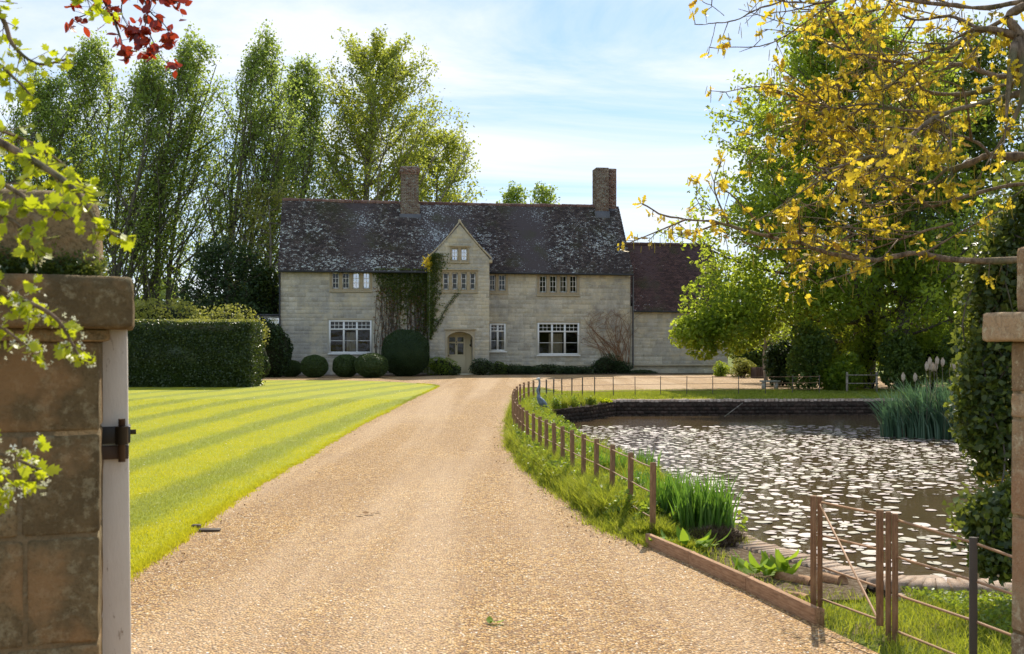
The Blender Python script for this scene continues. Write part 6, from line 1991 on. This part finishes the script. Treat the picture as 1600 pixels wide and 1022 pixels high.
# ---- hawthorn over the left pier
r = np.random.default_rng(210)
hw_root = empty('hawthorn_tree', (-2.9, 2.9, 0), 0, 'hawthorn with bright lime leaves and white blossom hanging in from the left', 'hawthorn')
base = np.array(hw_root.location); wood = GM()
T = spline([(-2.9, 2.9, -.2), (-2.85, 2.9, 1.0), (-2.7, 2.9, 2.2), (-2.3, 2.8, 3.0)], 5); wood.tube(T - base, np.linspace(.09, .04, len(T)), 9)
hb = [
    ([(-420, 60, 2.9), (-150, 130, 2.8), (-20, 210, 2.8), (70, 262, 2.75), (120, 300, 2.7), (150, 345, 2.7), (185, 372, 2.7)], .016, .003),
    ([(-300, 160, 2.8), (-100, 240, 2.7), (0, 285, 2.65), (60, 320, 2.6), (100, 330, 2.6)], .010, .003),
    ([(-200, 180, 3.0), (-60, 190, 2.9), (30, 215, 2.9), (90, 250, 2.9), (130, 290, 2.9)], .008, .003),
    ([(-200, 260, 2.8), (-60, 320, 2.7), (20, 345, 2.6), (50, 385, 2.6), (70, 375, 2.6)], .008, .003),
    ([(-500, 300, 2.7), (-200, 400, 2.6), (-30, 440, 2.6), (40, 470, 2.6), (90, 500, 2.6), (125, 560, 2.6)], .012, .003),
    ([(-200, 430, 2.6), (-60, 480, 2.6), (0, 510, 2.55), (40, 540, 2.55)], .007, .003),
    ([(-400, 560, 2.6), (-150, 660, 2.55), (-30, 700, 2.5), (30, 720, 2.5), (66, 735, 2.5)], .009, .003),
    ([(-100, 660, 2.6), (-20, 740, 2.5), (10, 765, 2.5)], .005, .002),
    ([(-500, -250, 3.4), (-150, -120, 3.3), (-10, 10, 3.3), (20, 70, 3.3), (60, 100, 3.3), (105, 92, 3.3)], .012, .003),
    ([(-300, -250, 3.4), (0, -120, 3.4), (90, -40, 3.4), (150, 5, 3.4)], .008, .003),
    ([(-150, 40, 3.2), (-20, 90, 3.2), (20, 120, 3.2), (50, 150, 3.2)], .008, .003),
]
paths = []
for pts, a, b in hb:
    S = ww(pts); wood.tube(S - base, np.linspace(a, b, len(S)), 6); paths.append((S, a, b))
for S, a, b in paths[:1] + paths[4:5] + paths[6:7] + paths[8:10]:
    wood.tube(np.array([T[-4], (T[-4] + S[0]) / 2 + (0, 0, .1), S[0]]) - base, [.03, .025, .016], 6)
wood.build('branches', M['bark_oak'], hw_root, True)
segs = near_branch(paths, r, 2, .075, -.25, .026)
P0 = np.array([s[0] for s in segs]); P1 = np.array([s[1] for s in segs]); ok = (P0[:, 0] / P0[:, 1] > -.56); P0, P1 = P0[ok], P1[ok]
g = GM(); g.sticks(P0 - base, P1 - base, .0018, .001, 4); tag(g.build('twigs', M['bark_oak'], hw_root), kind='stuff')
LP = []; LN = []; LT = []; LS = []; FL = []
for a, b in zip(P0, P1):
    m = r.integers(2, 5); ax = b - a; ax /= np.linalg.norm(ax) + 1e-9; bl = W(0, 425, 1)[2]
    low = (b[2] - CAMZ) / b[1] < (535 - 415) / F_
    for k in range(m):
        d = ax * .5 + r.normal(size=3) * .6 + (0, 0, -.2); d /= np.linalg.norm(d); s_ = .02 + .026 * r.random()
        LP.append(a + (b - a) * (.4 + .6 * r.random()) + d * s_ * .5); LT.append(d); LN.append(r.normal(size=3) * .8 + (0, -.5, .5)); LS.append(s_)
    if low and r.random() < .75:
        for k in range(r.integers(4, 9)): FL.append(b + r.normal(size=3) * .014)
leaf_parts(hw_root, HAWL, M['haw'], np.array(LP), np.array(LS), np.array(LN), np.array(LT), r, 290)
g = GM(); foliage(g, np.array(FL) - base, .013, r, STAR, .3); tag(g.build('blossom', M['blossom'], hw_root), kind='stuff'); print('haw', len(LP))

# ---- copper beech twig from above
r = np.random.default_rng(220)
cb_root = empty('copper_beech', (-6.3, 5.6, 0), 0, 'copper beech with dark red leaves dipping into the top left corner', 'beech tree')
base = np.array(cb_root.location); wood = GM()
T = spline([(-6.3, 5.6, -.3), (-6.25, 5.6, 2.5), (-6.0, 5.6, 5.0), (-5.4, 5.6, 7.0)], 5); wood.tube(T - base, np.linspace(.3, .14, len(T)), 10)
cbp = [([(-500, -420, 5.6), (-100, -260, 5.6), (110, -90, 5.6), (165, 5, 5.6), (185, 50, 5.6), (196, 92, 5.6)], .02, .003), ([(60, -150, 5.6), (200, -40, 5.6), (232, 15, 5.6), (258, 40, 5.6), (266, 60, 5.6)], .006, .002),
       ([(110, -90, 5.6), (200, -30, 5.6), (255, -5, 5.6), (288, 6, 5.6)], .005, .002), ([(165, 0, 5.6), (140, 20, 5.6), (118, 30, 5.6), (112, 38, 5.6)], .004, .002), ([(232, 15, 5.6), (225, 55, 5.6), (232, 85, 5.6)], .004, .002), ([(200, -30, 5.6), (190, 20, 5.6), (215, 60, 5.6)], .004, .002), ([(232, 50, 5.6), (250, 85, 5.6), (264, 102, 5.6)], .003, .002)]
paths = []
for pts, a, b in cbp:
    S = ww(pts); wood.tube(S - base, np.linspace(a, b, len(S)), 6); paths.append((S, a, b))
wood.tube(np.array([T[-3], (T[-3] + paths[0][0][0]) / 2, paths[0][0][0]]) - base, [.06, .04, .02], 6)
wood.build('trunk', M['bark'], cb_root, True)
segs = near_branch(paths, r, 2, .08, -.1, .05)
LP = []; LN = []; LT = []; LS = []
for a, b in segs:
    if b[0] / b[1] < -.6: continue
    for k in range(r.integers(2, 4)):
        d = (b - a) / np.linalg.norm(b - a) * .6 + r.normal(size=3) * .5; d /= np.linalg.norm(d); s_ = .045 + .025 * r.random(); LP.append(a + (b - a) * r.random() + d * s_ * .5); LT.append(d); LN.append(r.normal(size=3) + (0, -.6, .3)); LS.append(s_)
leaf_parts(cb_root, BEECH, M['copper'], np.array(LP), np.array(LS), np.array(LN), np.array(LT), r, 290)
g = GM(); g.sticks(np.array([s[0] for s in segs]) - base, np.array([s[1] for s in segs]) - base, .002, .001, 3); tag(g.build('twigs', M['bark'], cb_root), kind='stuff'); print('copper', len(LP))
tot = 0; big_ = []
for o in COL.objects:
    if o.type == 'MESH':
        k = len(o.data.loops) - 2 * len(o.data.polygons); tot += k; big_.append((k, o.name))
print('tris', tot, sorted(big_)[-12:], 'objects', len(COL.objects))
